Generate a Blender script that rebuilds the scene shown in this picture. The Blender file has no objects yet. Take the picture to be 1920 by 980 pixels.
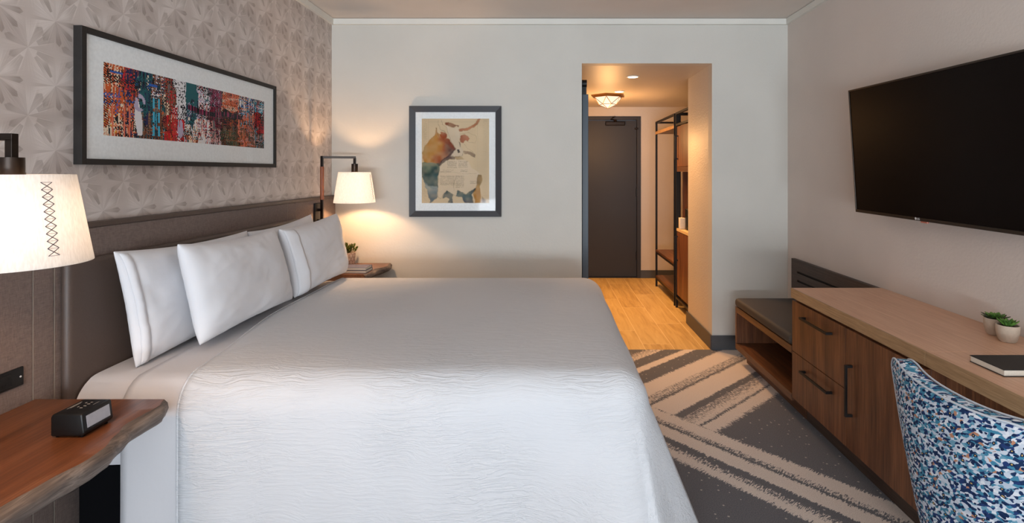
import bpy, bmesh, math, random
import numpy as np
from mathutils import Vector, Matrix, noise as mnoise

random.seed(7)
rng = np.random.default_rng(11)
PI = math.pi
SC = bpy.context.scene
COL = SC.collection

# ------------------------------------------------------------------ camera, light, exposure
cam_d = bpy.data.cameras.new('camera')
cam = bpy.data.objects.new('camera', cam_d)
COL.objects.link(cam)
cam.location = (0, 0, 1.43)
cam.rotation_euler = (PI / 2, 0, 0)
cam_d.sensor_width = 36.0
cam_d.lens = 1000 / 1920 * 36.0
cam_d.shift_x = -(1025 - 960) / 1920
cam_d.shift_y = -(490 - 322) / 1920
cam_d.clip_start = 0.02
SC.camera = cam

SC.view_settings.view_transform = 'Standard'
SC.view_settings.look = 'None'
SC.view_settings.gamma = 1.0
SC.view_settings.use_curve_mapping = False
SC.view_settings.exposure = -0.15

world = bpy.data.worlds.new('daylight_sky')
SC.world = world
world.use_nodes = True
world.node_tree.nodes['Background'].inputs[0].default_value = (0.62, 0.78, 1.0, 1)
world.node_tree.nodes['Background'].inputs[1].default_value = 1.6


def light(name, typ, loc, energy, color, rot=(0, 0, 0), **kw):
    d = bpy.data.lights.new(name, typ)
    d.energy = energy
    d.color = color
    for k, v in kw.items():
        setattr(d, k, v)
    o = bpy.data.objects.new(name, d)
    o.location = loc
    o.rotation_euler = rot
    COL.objects.link(o)
    return o


# daylight coming in through the window in the wall behind the camera
light('window_daylight', 'AREA', (0.0, -3.75, 1.45), 36, (0.80, 0.92, 1.0), (PI / 2 + .15, 0, 0),
      shape='RECTANGLE', size=3.3, size_y=2.2)
# added fill light outside the window, aimed up at the ceiling to brighten the bed
light('ceiling_fill', 'AREA', (0.0, -4.0, 0.62), 640, (0.82, 0.92, 1.0), (PI / 2 + 1.25, 0, 0),
      shape='RECTANGLE', size=3.2, size_y=0.9)
WARM = (1.0, 0.59, 0.30)
WARM2 = (1.0, 0.51, 0.19)


# ------------------------------------------------------------------ node helpers
def lin(c):
    c = c / 255.0
    return c / 12.92 if c <= 0.04045 else ((c + 0.055) / 1.055) ** 2.4


def rgb(r, g, b):
    return (lin(r), lin(g), lin(b), 1.0)


class E:
    """a scalar socket with arithmetic that builds Math nodes"""
    def __init__(s, nt, sock):
        s.nt, s.s = nt, sock

    def _m(s, op, *a, clamp=False):
        n = s.nt.nodes.new('ShaderNodeMath')
        n.operation = op
        n.use_clamp = clamp
        for i, x in enumerate((s,) + a):
            if isinstance(x, E):
                s.nt.links.new(x.s, n.inputs[i])
            else:
                n.inputs[i].default_value = float(x)
        return E(s.nt, n.outputs[0])

    def __add__(s, o): return s._m('ADD', o)
    __radd__ = __add__
    def __mul__(s, o): return s._m('MULTIPLY', o)
    __rmul__ = __mul__
    def __sub__(s, o): return s._m('SUBTRACT', o)
    def __rsub__(s, o): return (s * -1.0) + o
    def __truediv__(s, o): return s._m('DIVIDE', o)
    def gt(s, o): return s._m('GREATER_THAN', o)
    def lt(s, o): return s._m('LESS_THAN', o)
    def floor(s): return s._m('FLOOR')
    def fract(s): return s._m('FRACT')
    def abs(s): return s._m('ABSOLUTE')
    def sqrt(s): return s._m('SQRT')
    def pow(s, o): return s._m('POWER', o)
    def sin(s): return s._m('SINE')
    def atan2(s, o): return s._m('ARCTAN2', o)
    def min(s, o): return s._m('MINIMUM', o)
    def max(s, o): return s._m('MAXIMUM', o)

    def rng(s, a, b, c=0.0, d=1.0, smooth=True):
        n = s.nt.nodes.new('ShaderNodeMapRange')
        n.interpolation_type = 'SMOOTHSTEP' if smooth else 'LINEAR'
        n.clamp = True
        s.nt.links.new(s.s, n.inputs[0])
        for i, x in zip((1, 2, 3, 4), (a, b, c, d)):
            if isinstance(x, E):
                s.nt.links.new(x.s, n.inputs[i])
            else:
                n.inputs[i].default_value = x
        return E(s.nt, n.outputs[0])


class NT:
    def __init__(s, name):
        s.m = bpy.data.materials.new(name)
        s.m.use_nodes = True
        s.nt = s.m.node_tree
        s.bsdf = s.nt.nodes['Principled BSDF']
        s.out = s.nt.nodes['Material Output']
        t = s.nt.nodes.new('ShaderNodeTexCoord')
        s.obj = t.outputs['Object']
        x = s.nt.nodes.new('ShaderNodeSeparateXYZ')
        s.nt.links.new(s.obj, x.inputs[0])
        s.x, s.y, s.z = (E(s.nt, x.outputs[i]) for i in range(3))

    def vec(s, x, y, z):
        n = s.nt.nodes.new('ShaderNodeCombineXYZ')
        for i, v in enumerate((x, y, z)):
            if isinstance(v, E):
                s.nt.links.new(v.s, n.inputs[i])
            else:
                n.inputs[i].default_value = float(v)
        return n.outputs[0]

    def noise(s, v, scale=1.0, detail=3.0, rough=0.55, dist=0.0):
        n = s.nt.nodes.new('ShaderNodeTexNoise')
        n.inputs['Scale'].default_value = scale
        n.inputs['Detail'].default_value = detail
        n.inputs['Roughness'].default_value = rough
        n.inputs['Distortion'].default_value = dist
        s.nt.links.new(v, n.inputs['Vector'])
        return E(s.nt, n.outputs[0])

    def white(s, v):
        n = s.nt.nodes.new('ShaderNodeTexWhiteNoise')
        s.nt.links.new(v, n.inputs['Vector'])
        return E(s.nt, n.outputs['Value'])

    def voro(s, v, scale=1.0, feature='F1', rand=1.0):
        n = s.nt.nodes.new('ShaderNodeTexVoronoi')
        n.feature = feature
        n.inputs['Scale'].default_value = scale
        n.inputs['Randomness'].default_value = rand
        s.nt.links.new(v, n.inputs['Vector'])
        return n

    def ramp(s, f, stops, interp='LINEAR'):
        n = s.nt.nodes.new('ShaderNodeValToRGB')
        n.color_ramp.interpolation = interp
        el = n.color_ramp.elements
        while len(el) < len(stops):
            el.new(0.5)
        for e, (p, c) in zip(el, stops):
            e.position = p
            e.color = c if len(c) == 4 else (*c, 1)
        s.nt.links.new(f.s, n.inputs[0])
        return n.outputs[0]

    def mix(s, f, a, b):
        n = s.nt.nodes.new('ShaderNodeMix')
        n.data_type = 'RGBA'
        for k, v in ((0, f), (6, a), (7, b)):
            if isinstance(v, E):
                s.nt.links.new(v.s, n.inputs[k])
            elif hasattr(v, 'is_output'):
                s.nt.links.new(v, n.inputs[k])
            else:
                n.inputs[k].default_value = v
        return n.outputs[2]

    def color(s, c):
        if hasattr(c, 'is_output'):
            s.nt.links.new(c, s.bsdf.inputs['Base Color'])
        else:
            s.bsdf.inputs['Base Color'].default_value = c
        return s

    def bump(s, h, strength=0.3, dist=0.01):
        n = s.nt.nodes.new('ShaderNodeBump')
        n.inputs['Strength'].default_value = strength
        n.inputs['Distance'].default_value = dist
        s.nt.links.new(h.s, n.inputs['Height'])
        s.nt.links.new(n.outputs[0], s.bsdf.inputs['Normal'])
        return s

    def set(s, **kw):
        names = dict(rough='Roughness', metal='Metallic', spec='Specular IOR Level', coat='Coat Weight',
                     coat_rough='Coat Roughness', sheen='Sheen Weight', sub='Subsurface Weight',
                     estr='Emission Strength', ecol='Emission Color')
        for k, v in kw.items():
            s.bsdf.inputs[names[k]].default_value = v
        return s


def plain(name, c, rough=0.5, bump=0.0, bscale=80, **kw):
    t = NT(name)
    v = t.noise(t.obj, bscale, 2)
    t.color(t.mix(v.rng(0.3, 0.7, 0.0, 1.0), tuple(k * 0.93 for k in c[:3]) + (1,), c))
    t.set(rough=rough, **kw)
    if bump:
        t.bump(v, bump, 0.004)
    return t.m


def wood(name, c_dark, c_mid, c_light, axis='y', rough=0.4, scale=1.0, coat=0.0, fine=0.5):
    t = NT(name)
    long_, a, b = {'x': (t.x, t.y, t.z), 'y': (t.y, t.x, t.z), 'z': (t.z, t.x, t.y)}[axis]
    k = scale
    g1 = t.noise(t.vec(long_ * (1.3 * k), a * (14 * k), b * (14 * k)), 1.0, 4, 0.6, 0.6)
    g2 = t.noise(t.vec(long_ * (5 * k), a * (150 * k), b * (150 * k)), 1.0, 3, 0.6, 0.2)
    f = g1 * (1 - fine) + g2 * fine
    t.color(t.ramp(f, [(0.36, c_dark), (0.5, c_mid), (0.64, c_light)]))
    t.set(rough=rough, coat=coat, coat_rough=0.25)
    t.bump(g2, 0.08, 0.002)
    return t.m


M = {}

# painted wall with fine orange-peel texture
def paint(name, c, rough=0.55, bump=0.12):
    t = NT(name)
    n1 = t.noise(t.obj, 70, 2)
    t.color(t.mix(t.noise(t.obj, 2.5, 2).rng(0.3, 0.7, 0, 1), c, tuple(k * 0.96 for k in c[:3]) + (1,)))
    t.set(rough=rough, spec=0.35)
    t.bump(n1, bump, 0.006)
    return t.m


M['wall'] = paint('wall_paint', rgb(205, 201, 193))
M['wall_taupe'] = paint('wall_paint_taupe', rgb(214, 203, 195), 0.6)
M['wall_hall'] = paint('wall_vinyl_hall', rgb(205, 196, 185), 0.42, 0.4)
M['ceiling'] = paint('ceiling_paint', rgb(218, 208, 199), 0.8, 0.05)
M['ceiling_hall'] = paint('ceiling_hall_paint', rgb(200, 190, 178), 0.45, 0.02)
M['trim'] = paint('trim_paint', rgb(222, 219, 211), 0.5, 0.02)
M['base'] = plain('baseboard_vinyl', rgb(72, 74, 78), 0.45)


def wallpaper():
    t = NT('wallpaper_fans')
    px, pz = 0.2007, 0.2275

    def lattice(oy, oz, seed, nsec, off):
        a = (t.y - oy) / px
        b = (t.z - oz) / pz
        fy = ((a + 0.5).fract() - 0.5) * px
        fz = ((b + 0.5).fract() - 0.5) * pz
        r = (fy * fy + fz * fz).sqrt()
        th = fz.atan2(fy)
        q = th * (nsec / (2 * PI)) + (nsec + off)
        sec = q.floor()
        f = (q.fract() - 0.5).abs()
        h1 = t.white(t.vec(sec, seed, 0.3))
        h2 = t.white(t.vec(sec, seed + 7.1, 1.3))
        h3 = t.white(t.vec(sec, seed + 3.7, 2.3))
        fib = t.noise(t.vec(th * 26.0, r * 5.0, sec), 1.0, 3, 0.6)
        r0 = h2 * 0.045 + 0.004
        far = (fy.abs() / (px / 2)).max(fz.abs() / (pz / 2))
        fade = far.rng(0.45, 0.98, 1.0, 0.0)
        edge = f.rng(0.36, 0.46, 1.0, 0.0)
        # kites that start sharp near the centre and feather outwards
        ka = r.rng(r0, r0 + 0.004) * r.rng(r0 + 0.03, r0 + 0.085, 1.0, 0.0)
        # kites that feather in and end in a clean cut
        r1 = h2 * 0.028 + 0.070 - f * 0.03
        kb = r.rng(0.028, r1) * r.rng(r1, r1 + 0.003, 1.0, 0.0)
        pick = h1.gt(0.5)
        kite = ka * pick + kb * (1.0 - pick)
        dark = kite * edge * h3.gt(0.48) * far.rng(0.90, 0.99, 1.0, 0.0) * (fib.rng(0.25, 0.6) * 0.6 + 0.4)
        tone = ((h1 - 0.5) * 0.75 + (fib - 0.5) * 1.0) * fade
        return dark, tone, r
    d1, t1, r1 = lattice(2.682, 2.187, 1.0, 18, 0.5)
    d2, t2, r2 = lattice(2.682 + px / 2, 2.187 + pz / 2, 5.0, 14, 0.25)
    tone = t1 * 0.65 + t2 * 0.5 + 0.5
    base = t.ramp(tone, [(0.2, rgb(176, 164, 158)), (0.5, rgb(193, 182, 176)), (0.8, rgb(214, 205, 200))])
    dk = (d1.max(d2 * 0.7)) * 0.64
    t.color(t.mix(dk, base, rgb(134, 120, 110)))
    t.set(rough=0.5, spec=0.35)
    return t.m


M['wallpaper'] = wallpaper()


def carpet():
    t = NT('carpet_striped')
    W, D = (1, 1, 1, 1), (0, 0, 0, 1)
    g = lambda v: (v, v, v, 1)
    hf = t.noise(t.obj, 260, 2, 0.7)
    mf = t.noise(t.obj, 14, 3)
    s0 = t.x * 0.743 + t.y * 0.669
    al0 = t.x * 0.669 - t.y * 0.743
    p0 = t.x * -0.675 + t.y * 0.738
    al1 = t.x * 0.738 + t.y * 0.675
    # near band
    eB = t.noise(t.vec(al0 * 130.0, s0 * 12.0, 4.0), 1.0, 3, 0.75)
    s = (s0 + (mf - 0.5) * 0.03 + (eB - 0.5) * 0.075 - 2.235) / 0.44
    dB = t.ramp(s, [(0.0, D), (0.04, g(.45)), (0.12, W), (0.20, g(.5)), (0.27, g(.45)), (0.31, D), (0.37, D),
                    (0.41, W), (0.55, W), (0.61, g(.55)), (0.645, g(.05)), (0.665, g(.5)), (0.72, g(.5)),
                    (0.77, W), (0.88, W), (0.96, g(.45)), (1.0, D)])
    nB = t.noise(t.vec(al0 * 150.0, s0 * 38.0, 0.0), 1.0, 2, 0.6)
    # far band
    eA = t.noise(t.vec(al1 * 130.0, p0 * 12.0, 4.0), 1.0, 3, 0.75)
    p = (p0 + (mf - 0.5) * 0.02 + (eA - 0.5) * 0.06 - 1.50) / 1.3
    st = lambda v: (v - 1.50) / 1.3
    dA = t.ramp(p, [(0.0, D), (st(1.53), g(.45)), (st(1.57), W), (st(1.61), W), (st(1.63), g(.2)), (st(1.65), g(.75)),
                    (st(1.69), g(.6)), (st(1.725), g(.45)), (st(1.755), g(.5)), (st(1.76), D), (st(1.80), D),
                    (st(1.815), g(.7)), (st(1.85), W), (st(1.96), W), (st(1.985), g(.3)), (st(1.99), D),
                    (st(2.00), g(.5)), (st(2.07), g(.55)), (st(2.09), W), (st(2.18), W), (st(2.215), g(.5)),
                    (st(2.225), D), (st(2.35), D), (st(2.36), g(.7)), (st(2.40), W), (st(2.425), g(.5)),
                    (st(2.435), D), (st(2.52), D), (st(2.535), g(.6)), (st(2.62), g(.5)), (st(2.66), D), (st(2.70), D)])
    nA = t.noise(t.vec(al1 * 170.0, p0 * 45.0, 0.0), 1.0, 2, 0.6)

    def dens(ramp_out, nz):
        n = t.nt.nodes.new('ShaderNodeRGBToBW')
        t.nt.links.new(ramp_out, n.inputs[0])
        d = E(t.nt, n.outputs[0])
        th = d * 0.52 + 0.24
        return (th - nz * 0.72 - hf * 0.28).rng(-0.03, 0.03)
    above = s0.gt(2.655)
    cream = dens(dB, nB).max(dens(dA, nA) * above)
    creamc = t.mix(hf.rng(0.3, 0.7), rgb(204, 191, 181), rgb(236, 225, 216))
    darkc = t.mix(hf.rng(0.3, 0.7), rgb(88, 88, 93), rgb(122, 121, 125))
    vo = t.voro(t.obj, 26)
    fleck = E(t.nt, vo.outputs['Distance'])  .lt(0.13)
    darkc = t.mix(fleck * 0.75, darkc, rgb(200, 190, 178))
    t.color(t.mix(cream, darkc, creamc))
    t.set(rough=0.95, spec=0.1, sheen=0.1)
    t.bump(hf, 0.5, 0.004)
    return t.m


M['carpet'] = carpet()


def plank_tile():
    t = NT('plank_tile')
    w, L = 0.236, 1.19
    a = (t.x - 0.088) / w
    row = a.floor()
    offs = t.white(t.vec(row, 3.0, 0.0))
    b = t.y / L + offs
    pid = t.white(t.vec(row, b.floor(), 5.0))
    gx = (a.fract() - 0.5).abs() * w
    gy = (b.fract() - 0.5).abs() * L
    gap = gx.gt(w / 2 - 0.0026).max(gy.gt(L / 2 - 0.0026))
    gr = t.noise(t.vec(t.x * 22.0 + pid * 30.0, t.y * 2.2, pid * 9.0), 1.0, 4, 0.6, 0.8)
    col = t.ramp(gr + (pid - 0.5) * 0.16, [(0.28, rgb(184, 150, 96)), (0.5, rgb(208, 176, 116)), (0.75, rgb(220, 192, 134))])
    t.color(t.mix(gap, col, rgb(234, 212, 166)))
    t.set(rough=0.42, spec=0.4)
    return t.m


M['plank'] = plank_tile()


def fabric(name, c, weave=900.0, contrast=0.25):
    t = NT(name)
    a = t.noise(t.vec(t.y * weave * 0.25, t.z * weave * 0.02, t.x * 40.0), 1.0, 2)
    b = t.noise(t.vec(t.y * weave * 0.02, t.z * weave * 0.25, t.x * 40.0), 1.0, 2)
    f = a * 0.5 + b * 0.5
    lo = tuple(k * (1 - contrast) for k in c[:3]) + (1,)
    hi = tuple(min(1, k * (1 + contrast)) for k in c[:3]) + (1,)
    t.color(t.ramp(f, [(0.38, lo), (0.62, hi)]))
    t.set(rough=0.85, spec=0.2, sheen=0.08)
    t.bump(f, 0.25, 0.002)
    return t.m


M['head_fabric'] = fabric('headboard_fabric', rgb(118, 102, 95), 2600.0, 0.22)
M['bolster'] = plain('bolster_leather', rgb(82, 68, 61), 0.5, 0.1, 200)
M['seam'] = plain('seam_piping', rgb(140, 126, 116), 0.6)
M['seat_leather'] = plain('seat_leather', rgb(62, 55, 50), 0.62, 0.08, 160)

M['walnut'] = wood('walnut_veneer', rgb(72, 41, 25), rgb(106, 64, 39), rgb(136, 87, 56), 'z', 0.42, 1.0)
M['walnut_y'] = wood('walnut_veneer_long', rgb(66, 40, 24), rgb(96, 60, 37), rgb(126, 82, 51), 'y', 0.42, 1.0)
M['walnut_dark'] = wood('walnut_dark', rgb(48, 36, 29), rgb(66, 50, 41), rgb(86, 66, 54), 'y', 0.45, 1.0)
M['oak'] = wood('desk_oak', rgb(200, 152, 120), rgb(214, 168, 137), rgb(224, 182, 152), 'y', 0.36, 1.2, fine=0.7)
M['oak_edge'] = wood('desk_oak_edge', rgb(150, 118, 84), rgb(170, 136, 99), rgb(188, 154, 116), 'y', 0.5, 1.5, fine=0.8)
M['slab'] = wood('slab_wood', rgb(74, 42, 24), rgb(104, 60, 34), rgb(126, 78, 48), 'y', 0.34, 1.0, coat=0.15, fine=0.4)
M['slab_edge'] = wood('slab_live_edge', rgb(66, 56, 50), rgb(106, 92, 83), rgb(146, 131, 120), 'y', 0.6, 1.6, fine=0.35)
M['grip'] = wood('grip_wood', rgb(110, 52, 22), rgb(140, 70, 30), rgb(160, 84, 40), 'z', 0.4, 2.0)
M['counter'] = wood('counter_laminate', rgb(206, 176, 130), rgb(220, 192, 148), rgb(230, 206, 164), 'y', 0.35)
M['black_metal'] = plain('black_metal', rgb(26, 24, 24), 0.45, 0.0, 60, spec=0.3)
M['bronze'] = plain('bronze_metal', rgb(46, 39, 35), 0.32, 0.0, 60, metal=0.85)
M['frame'] = wood('frame_wood', rgb(20, 16, 14), rgb(26, 21, 19), rgb(32, 26, 23), 'y', 0.6)
M['frame_gray'] = plain('frame_charcoal', rgb(46, 46, 51), 0.5)
M['mat_board'] = plain('mat_board', rgb(234, 238, 239), 0.9)
M['door'] = paint('door_paint', rgb(50, 50, 55), 0.5, 0.02)
M['door_edge'] = paint('barn_door_paint', rgb(72, 84, 96), 0.4, 0.02)
M['black'] = plain('black_plastic', rgb(15, 14, 14), 0.4, spec=0.35)
M['black_soft'] = plain('black_soft', rgb(10, 10, 13), 0.9, spec=0.1)
M['dark_gap'] = plain('dark_recess', rgb(10, 10, 10), 0.8)
M['tv_bezel'] = plain('tv_bezel', rgb(58, 50, 44), 0.3, metal=0.6)
M['tv_screen'] = plain('tv_screen', rgb(12, 6, 6), 0.28, spec=0.08)
M['silver'] = plain('silver_print', rgb(215, 215, 215), 0.4)
M['white_plastic'] = plain('white_plastic', rgb(222, 216, 206), 0.45)
M['lcd'] = plain('lcd_screen', rgb(150, 150, 158), 0.18, coat=0.5)
M['paper'] = plain('paper_pages', rgb(222, 214, 200), 0.9, 0.2, 300)
M['book_navy'] = plain('book_cloth_navy', rgb(74, 78, 104), 0.7)
M['book_gray'] = plain('book_cloth_gray', rgb(120, 122, 128), 0.7)
M['book_black'] = plain('notebook_cover', rgb(40, 35, 33), 0.6, 0.05, 300)
M['ceramic'] = plain('pot_stone', rgb(186, 168, 150), 0.75, 0.2, 90)
M['soil'] = plain('soil', rgb(45, 34, 26), 0.95, 0.4, 200)
M['thread'] = plain('navy_thread', rgb(34, 30, 52), 0.8)
M['thread_pale'] = plain('pale_thread', rgb(150, 140, 145), 0.8)
M['piping_white'] = plain('piping_white', rgb(205, 212, 222), 0.7)
M['leg_wood'] = wood('leg_wood', rgb(50, 36, 28), rgb(66, 48, 37), rgb(80, 60, 47), 'z', 0.45)
M['brass'] = plain('brass_rim', rgb(150, 108, 60), 0.35, metal=0.8)
M['dark_print'] = plain('pale_print', rgb(170, 165, 160), 0.6)
M['orange_led'] = plain('receiver_tint', rgb(190, 110, 90), 0.3)


def linen(name, c, scale, strength):
    t = NT(name)
    t.color(c)
    n = t.noise(t.obj, scale, 4, 0.6)
    w = t.noise(t.obj, 700, 1)
    t.set(rough=0.9, spec=0.15, sheen=0.1)
    t.bump(n * 1.0 + w * 0.04, strength, 0.02)
    return t.m


M['linen'] = linen('white_linen', rgb(226, 226, 230), 7.0, 0.16)
M['sheet'] = linen('white_sheet', rgb(214, 212, 215), 6.0, 0.14)


def coverlet_mat():
    t = NT('coverlet_matelasse')
    t.color(rgb(208, 209, 213))
    d = t.noise(t.obj, 3.5, 2)
    yy = t.y + (d - 0.5) * 0.09
    zz = t.z + (d - 0.5) * 0.09
    n1 = t.noise(t.vec(t.x * 5.0, yy * 52.0, zz * 52.0), 1.0, 4, 0.6, 0.5)
    r1 = (n1 - 0.5).abs().rng(0.0, 0.10, 1.0, 0.0)
    n2 = t.noise(t.vec(t.x * 9.0, yy * 90.0, zz * 90.0), 1.0, 2, 0.5, 0.4)
    amp = t.noise(t.obj, 2.2, 2).rng(0.38, 0.66, 0.1, 1.0)
    t.set(rough=0.88, spec=0.15, sheen=0.15)
    t.bump(r1 * amp * 0.6 + n2 * 0.6 + d * 0.6, 0.5, 0.006)
    return t.m


M['coverlet'] = coverlet_mat()


def shade_mat():
    t = NT('lamp_shade_linen')
    nt = t.nt
    nt.nodes.remove(t.bsdf)
    w = t.noise(t.vec(t.x * 260.0, t.y * 260.0, t.z * 40.0), 1.0, 2)
    c = t.mix(w.rng(0.3, 0.7), rgb(222, 220, 218), rgb(234, 232, 230))
    df = nt.nodes.new('ShaderNodeBsdfDiffuse')
    tr = nt.nodes.new('ShaderNodeBsdfTranslucent')
    mx = nt.nodes.new('ShaderNodeMixShader')
    mx.inputs[0].default_value = 0.45
    nt.links.new(c, df.inputs[0])
    tc = t.mix(w.rng(0.3, 0.7), rgb(190, 198, 210), rgb(204, 212, 224))
    nt.links.new(tc, tr.inputs[0])
    nt.links.new(df.outputs[0], mx.inputs[1])
    nt.links.new(tr.outputs[0], mx.inputs[2])
    nt.links.new(mx.outputs[0], t.out.inputs[0])
    return t.m


M['shade'] = shade_mat()


def emis(name, c, s):
    t = NT(name)
    t.color(rgb(90, 86, 80)).set(rough=0.4)
    t.bsdf.inputs['Emission Color'].default_value = c
    t.bsdf.inputs['Emission Strength'].default_value = s
    return t.m


M['bulb'] = emis('bulb_glow', (1.0, 0.72, 0.42, 1), 12)
M['bowl'] = emis('ceiling_bowl_glow', (1.0, 0.86, 0.64, 1), 1.15)
M['downlight'] = emis('downlight_glow', (1.0, 0.82, 0.56, 1), 9)


def glass_mat():
    t = NT('picture_glass')
    nt = t.nt
    nt.nodes.remove(t.bsdf)
    tp = nt.nodes.new('ShaderNodeBsdfTransparent')
    gl = nt.nodes.new('ShaderNodeBsdfGlossy')
    gl.inputs['Roughness'].default_value = 0.02
    lw = nt.nodes.new('ShaderNodeLayerWeight')
    fr = E(nt, lw.outputs['Facing']).pow(5.0) * 0.4 + 0.003
    mx = nt.nodes.new('ShaderNodeMixShader')
    nt.links.new(fr.s, mx.inputs[0])
    nt.links.new(tp.outputs[0], mx.inputs[1])
    nt.links.new(gl.outputs[0], mx.inputs[2])
    nt.links.new(mx.outputs[0], t.out.inputs[0])
    return t.m


M['glass'] = glass_mat()


def attr_mat(name, rough=0.8):
    t = NT(name)
    a = t.nt.nodes.new('ShaderNodeAttribute')
    a.attribute_name = 'paint'
    t.nt.links.new(a.outputs['Color'], t.bsdf.inputs['Base Color'])
    t.set(rough=rough, spec=0.2)
    return t.m


def chair_fabric():
    t = NT('chair_floral_fabric')
    k = 1.0
    wv = t.noise(t.obj, 30, 2)
    u = t.y + (wv - 0.5) * 0.02
    v = t.z + (wv - 0.5) * 0.02 + t.y * 0.35
    c1 = t.voro(t.vec(t.x * 60.0, u * 96.0, v * 160.0), 1.0)
    sep = t.nt.nodes.new('ShaderNodeSeparateColor')
    t.nt.links.new(c1.outputs['Color'], sep.inputs[0])
    f = E(t.nt, sep.outputs[0])
    col = t.ramp(f, [(0.0, rgb(206, 214, 226)), (0.24, rgb(32, 54, 92)), (0.42, rgb(190, 202, 216)), (0.52, rgb(70, 134, 164)),
                     (0.72, rgb(112, 160, 184)), (0.80, rgb(226, 230, 236)), (0.88, rgb(40, 62, 112)),
                     (0.965, rgb(190, 136, 108))], 'CONSTANT')
    c2 = t.voro(t.vec(t.x * 60.0, u * 56.0, v * 76.0), 1.0)
    d2 = E(t.nt, c2.outputs['Distance'])
    dotm = d2.lt(0.30)
    col = t.mix(dotm, col, rgb(26, 44, 80))
    s2 = t.nt.nodes.new('ShaderNodeSeparateColor')
    t.nt.links.new(c2.outputs['Color'], s2.inputs[0])
    eye = d2.lt(0.12) * E(t.nt, s2.outputs[1]).gt(0.55)
    col = t.mix(eye, col, rgb(214, 178, 96))
    t.color(col)
    t.set(rough=0.85, spec=0.15)
    t.bump(wv, 0.1, 0.003)
    return t.m


M['chair'] = chair_fabric()


def pot_pattern():
    t = NT('pot_triangles')
    ang = t.y.atan2(t.x)
    u = ang * (12 / (2 * PI))
    v = t.z / 0.026
    l1 = ((u + v * 0.5).fract() - 0.5).abs().gt(0.455)
    l2 = ((u - v * 0.5).fract() - 0.5).abs().gt(0.455)
    l3 = (v.fract() - 0.5).abs().gt(0.46)
    ln = l1.max(l2).max(l3)
    t.color(t.mix(ln, rgb(150, 128, 116), rgb(214, 200, 186)))
    t.set(rough=0.7)
    return t.m


M['pot_tri'] = pot_pattern()


def leaf_mat(name, c1, c2):
    t = NT(name)
    n = t.noise(t.obj, 60, 2)
    t.color(t.ramp(n, [(0.35, c1), (0.65, c2)]))
    t.set(rough=0.5, spec=0.4)
    return t.m


M['leaf'] = leaf_mat('leaf_green', rgb(46, 62, 24), rgb(112, 118, 40))
M['leaf_rosette'] = leaf_mat('leaf_rosette', rgb(52, 92, 40), rgb(108, 150, 62))
M['leaf_dark'] = leaf_mat('leaf_outer', rgb(40, 48, 34), rgb(70, 92, 48))


# ------------------------------------------------------------------ mesh helpers
OFF = {}


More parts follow.
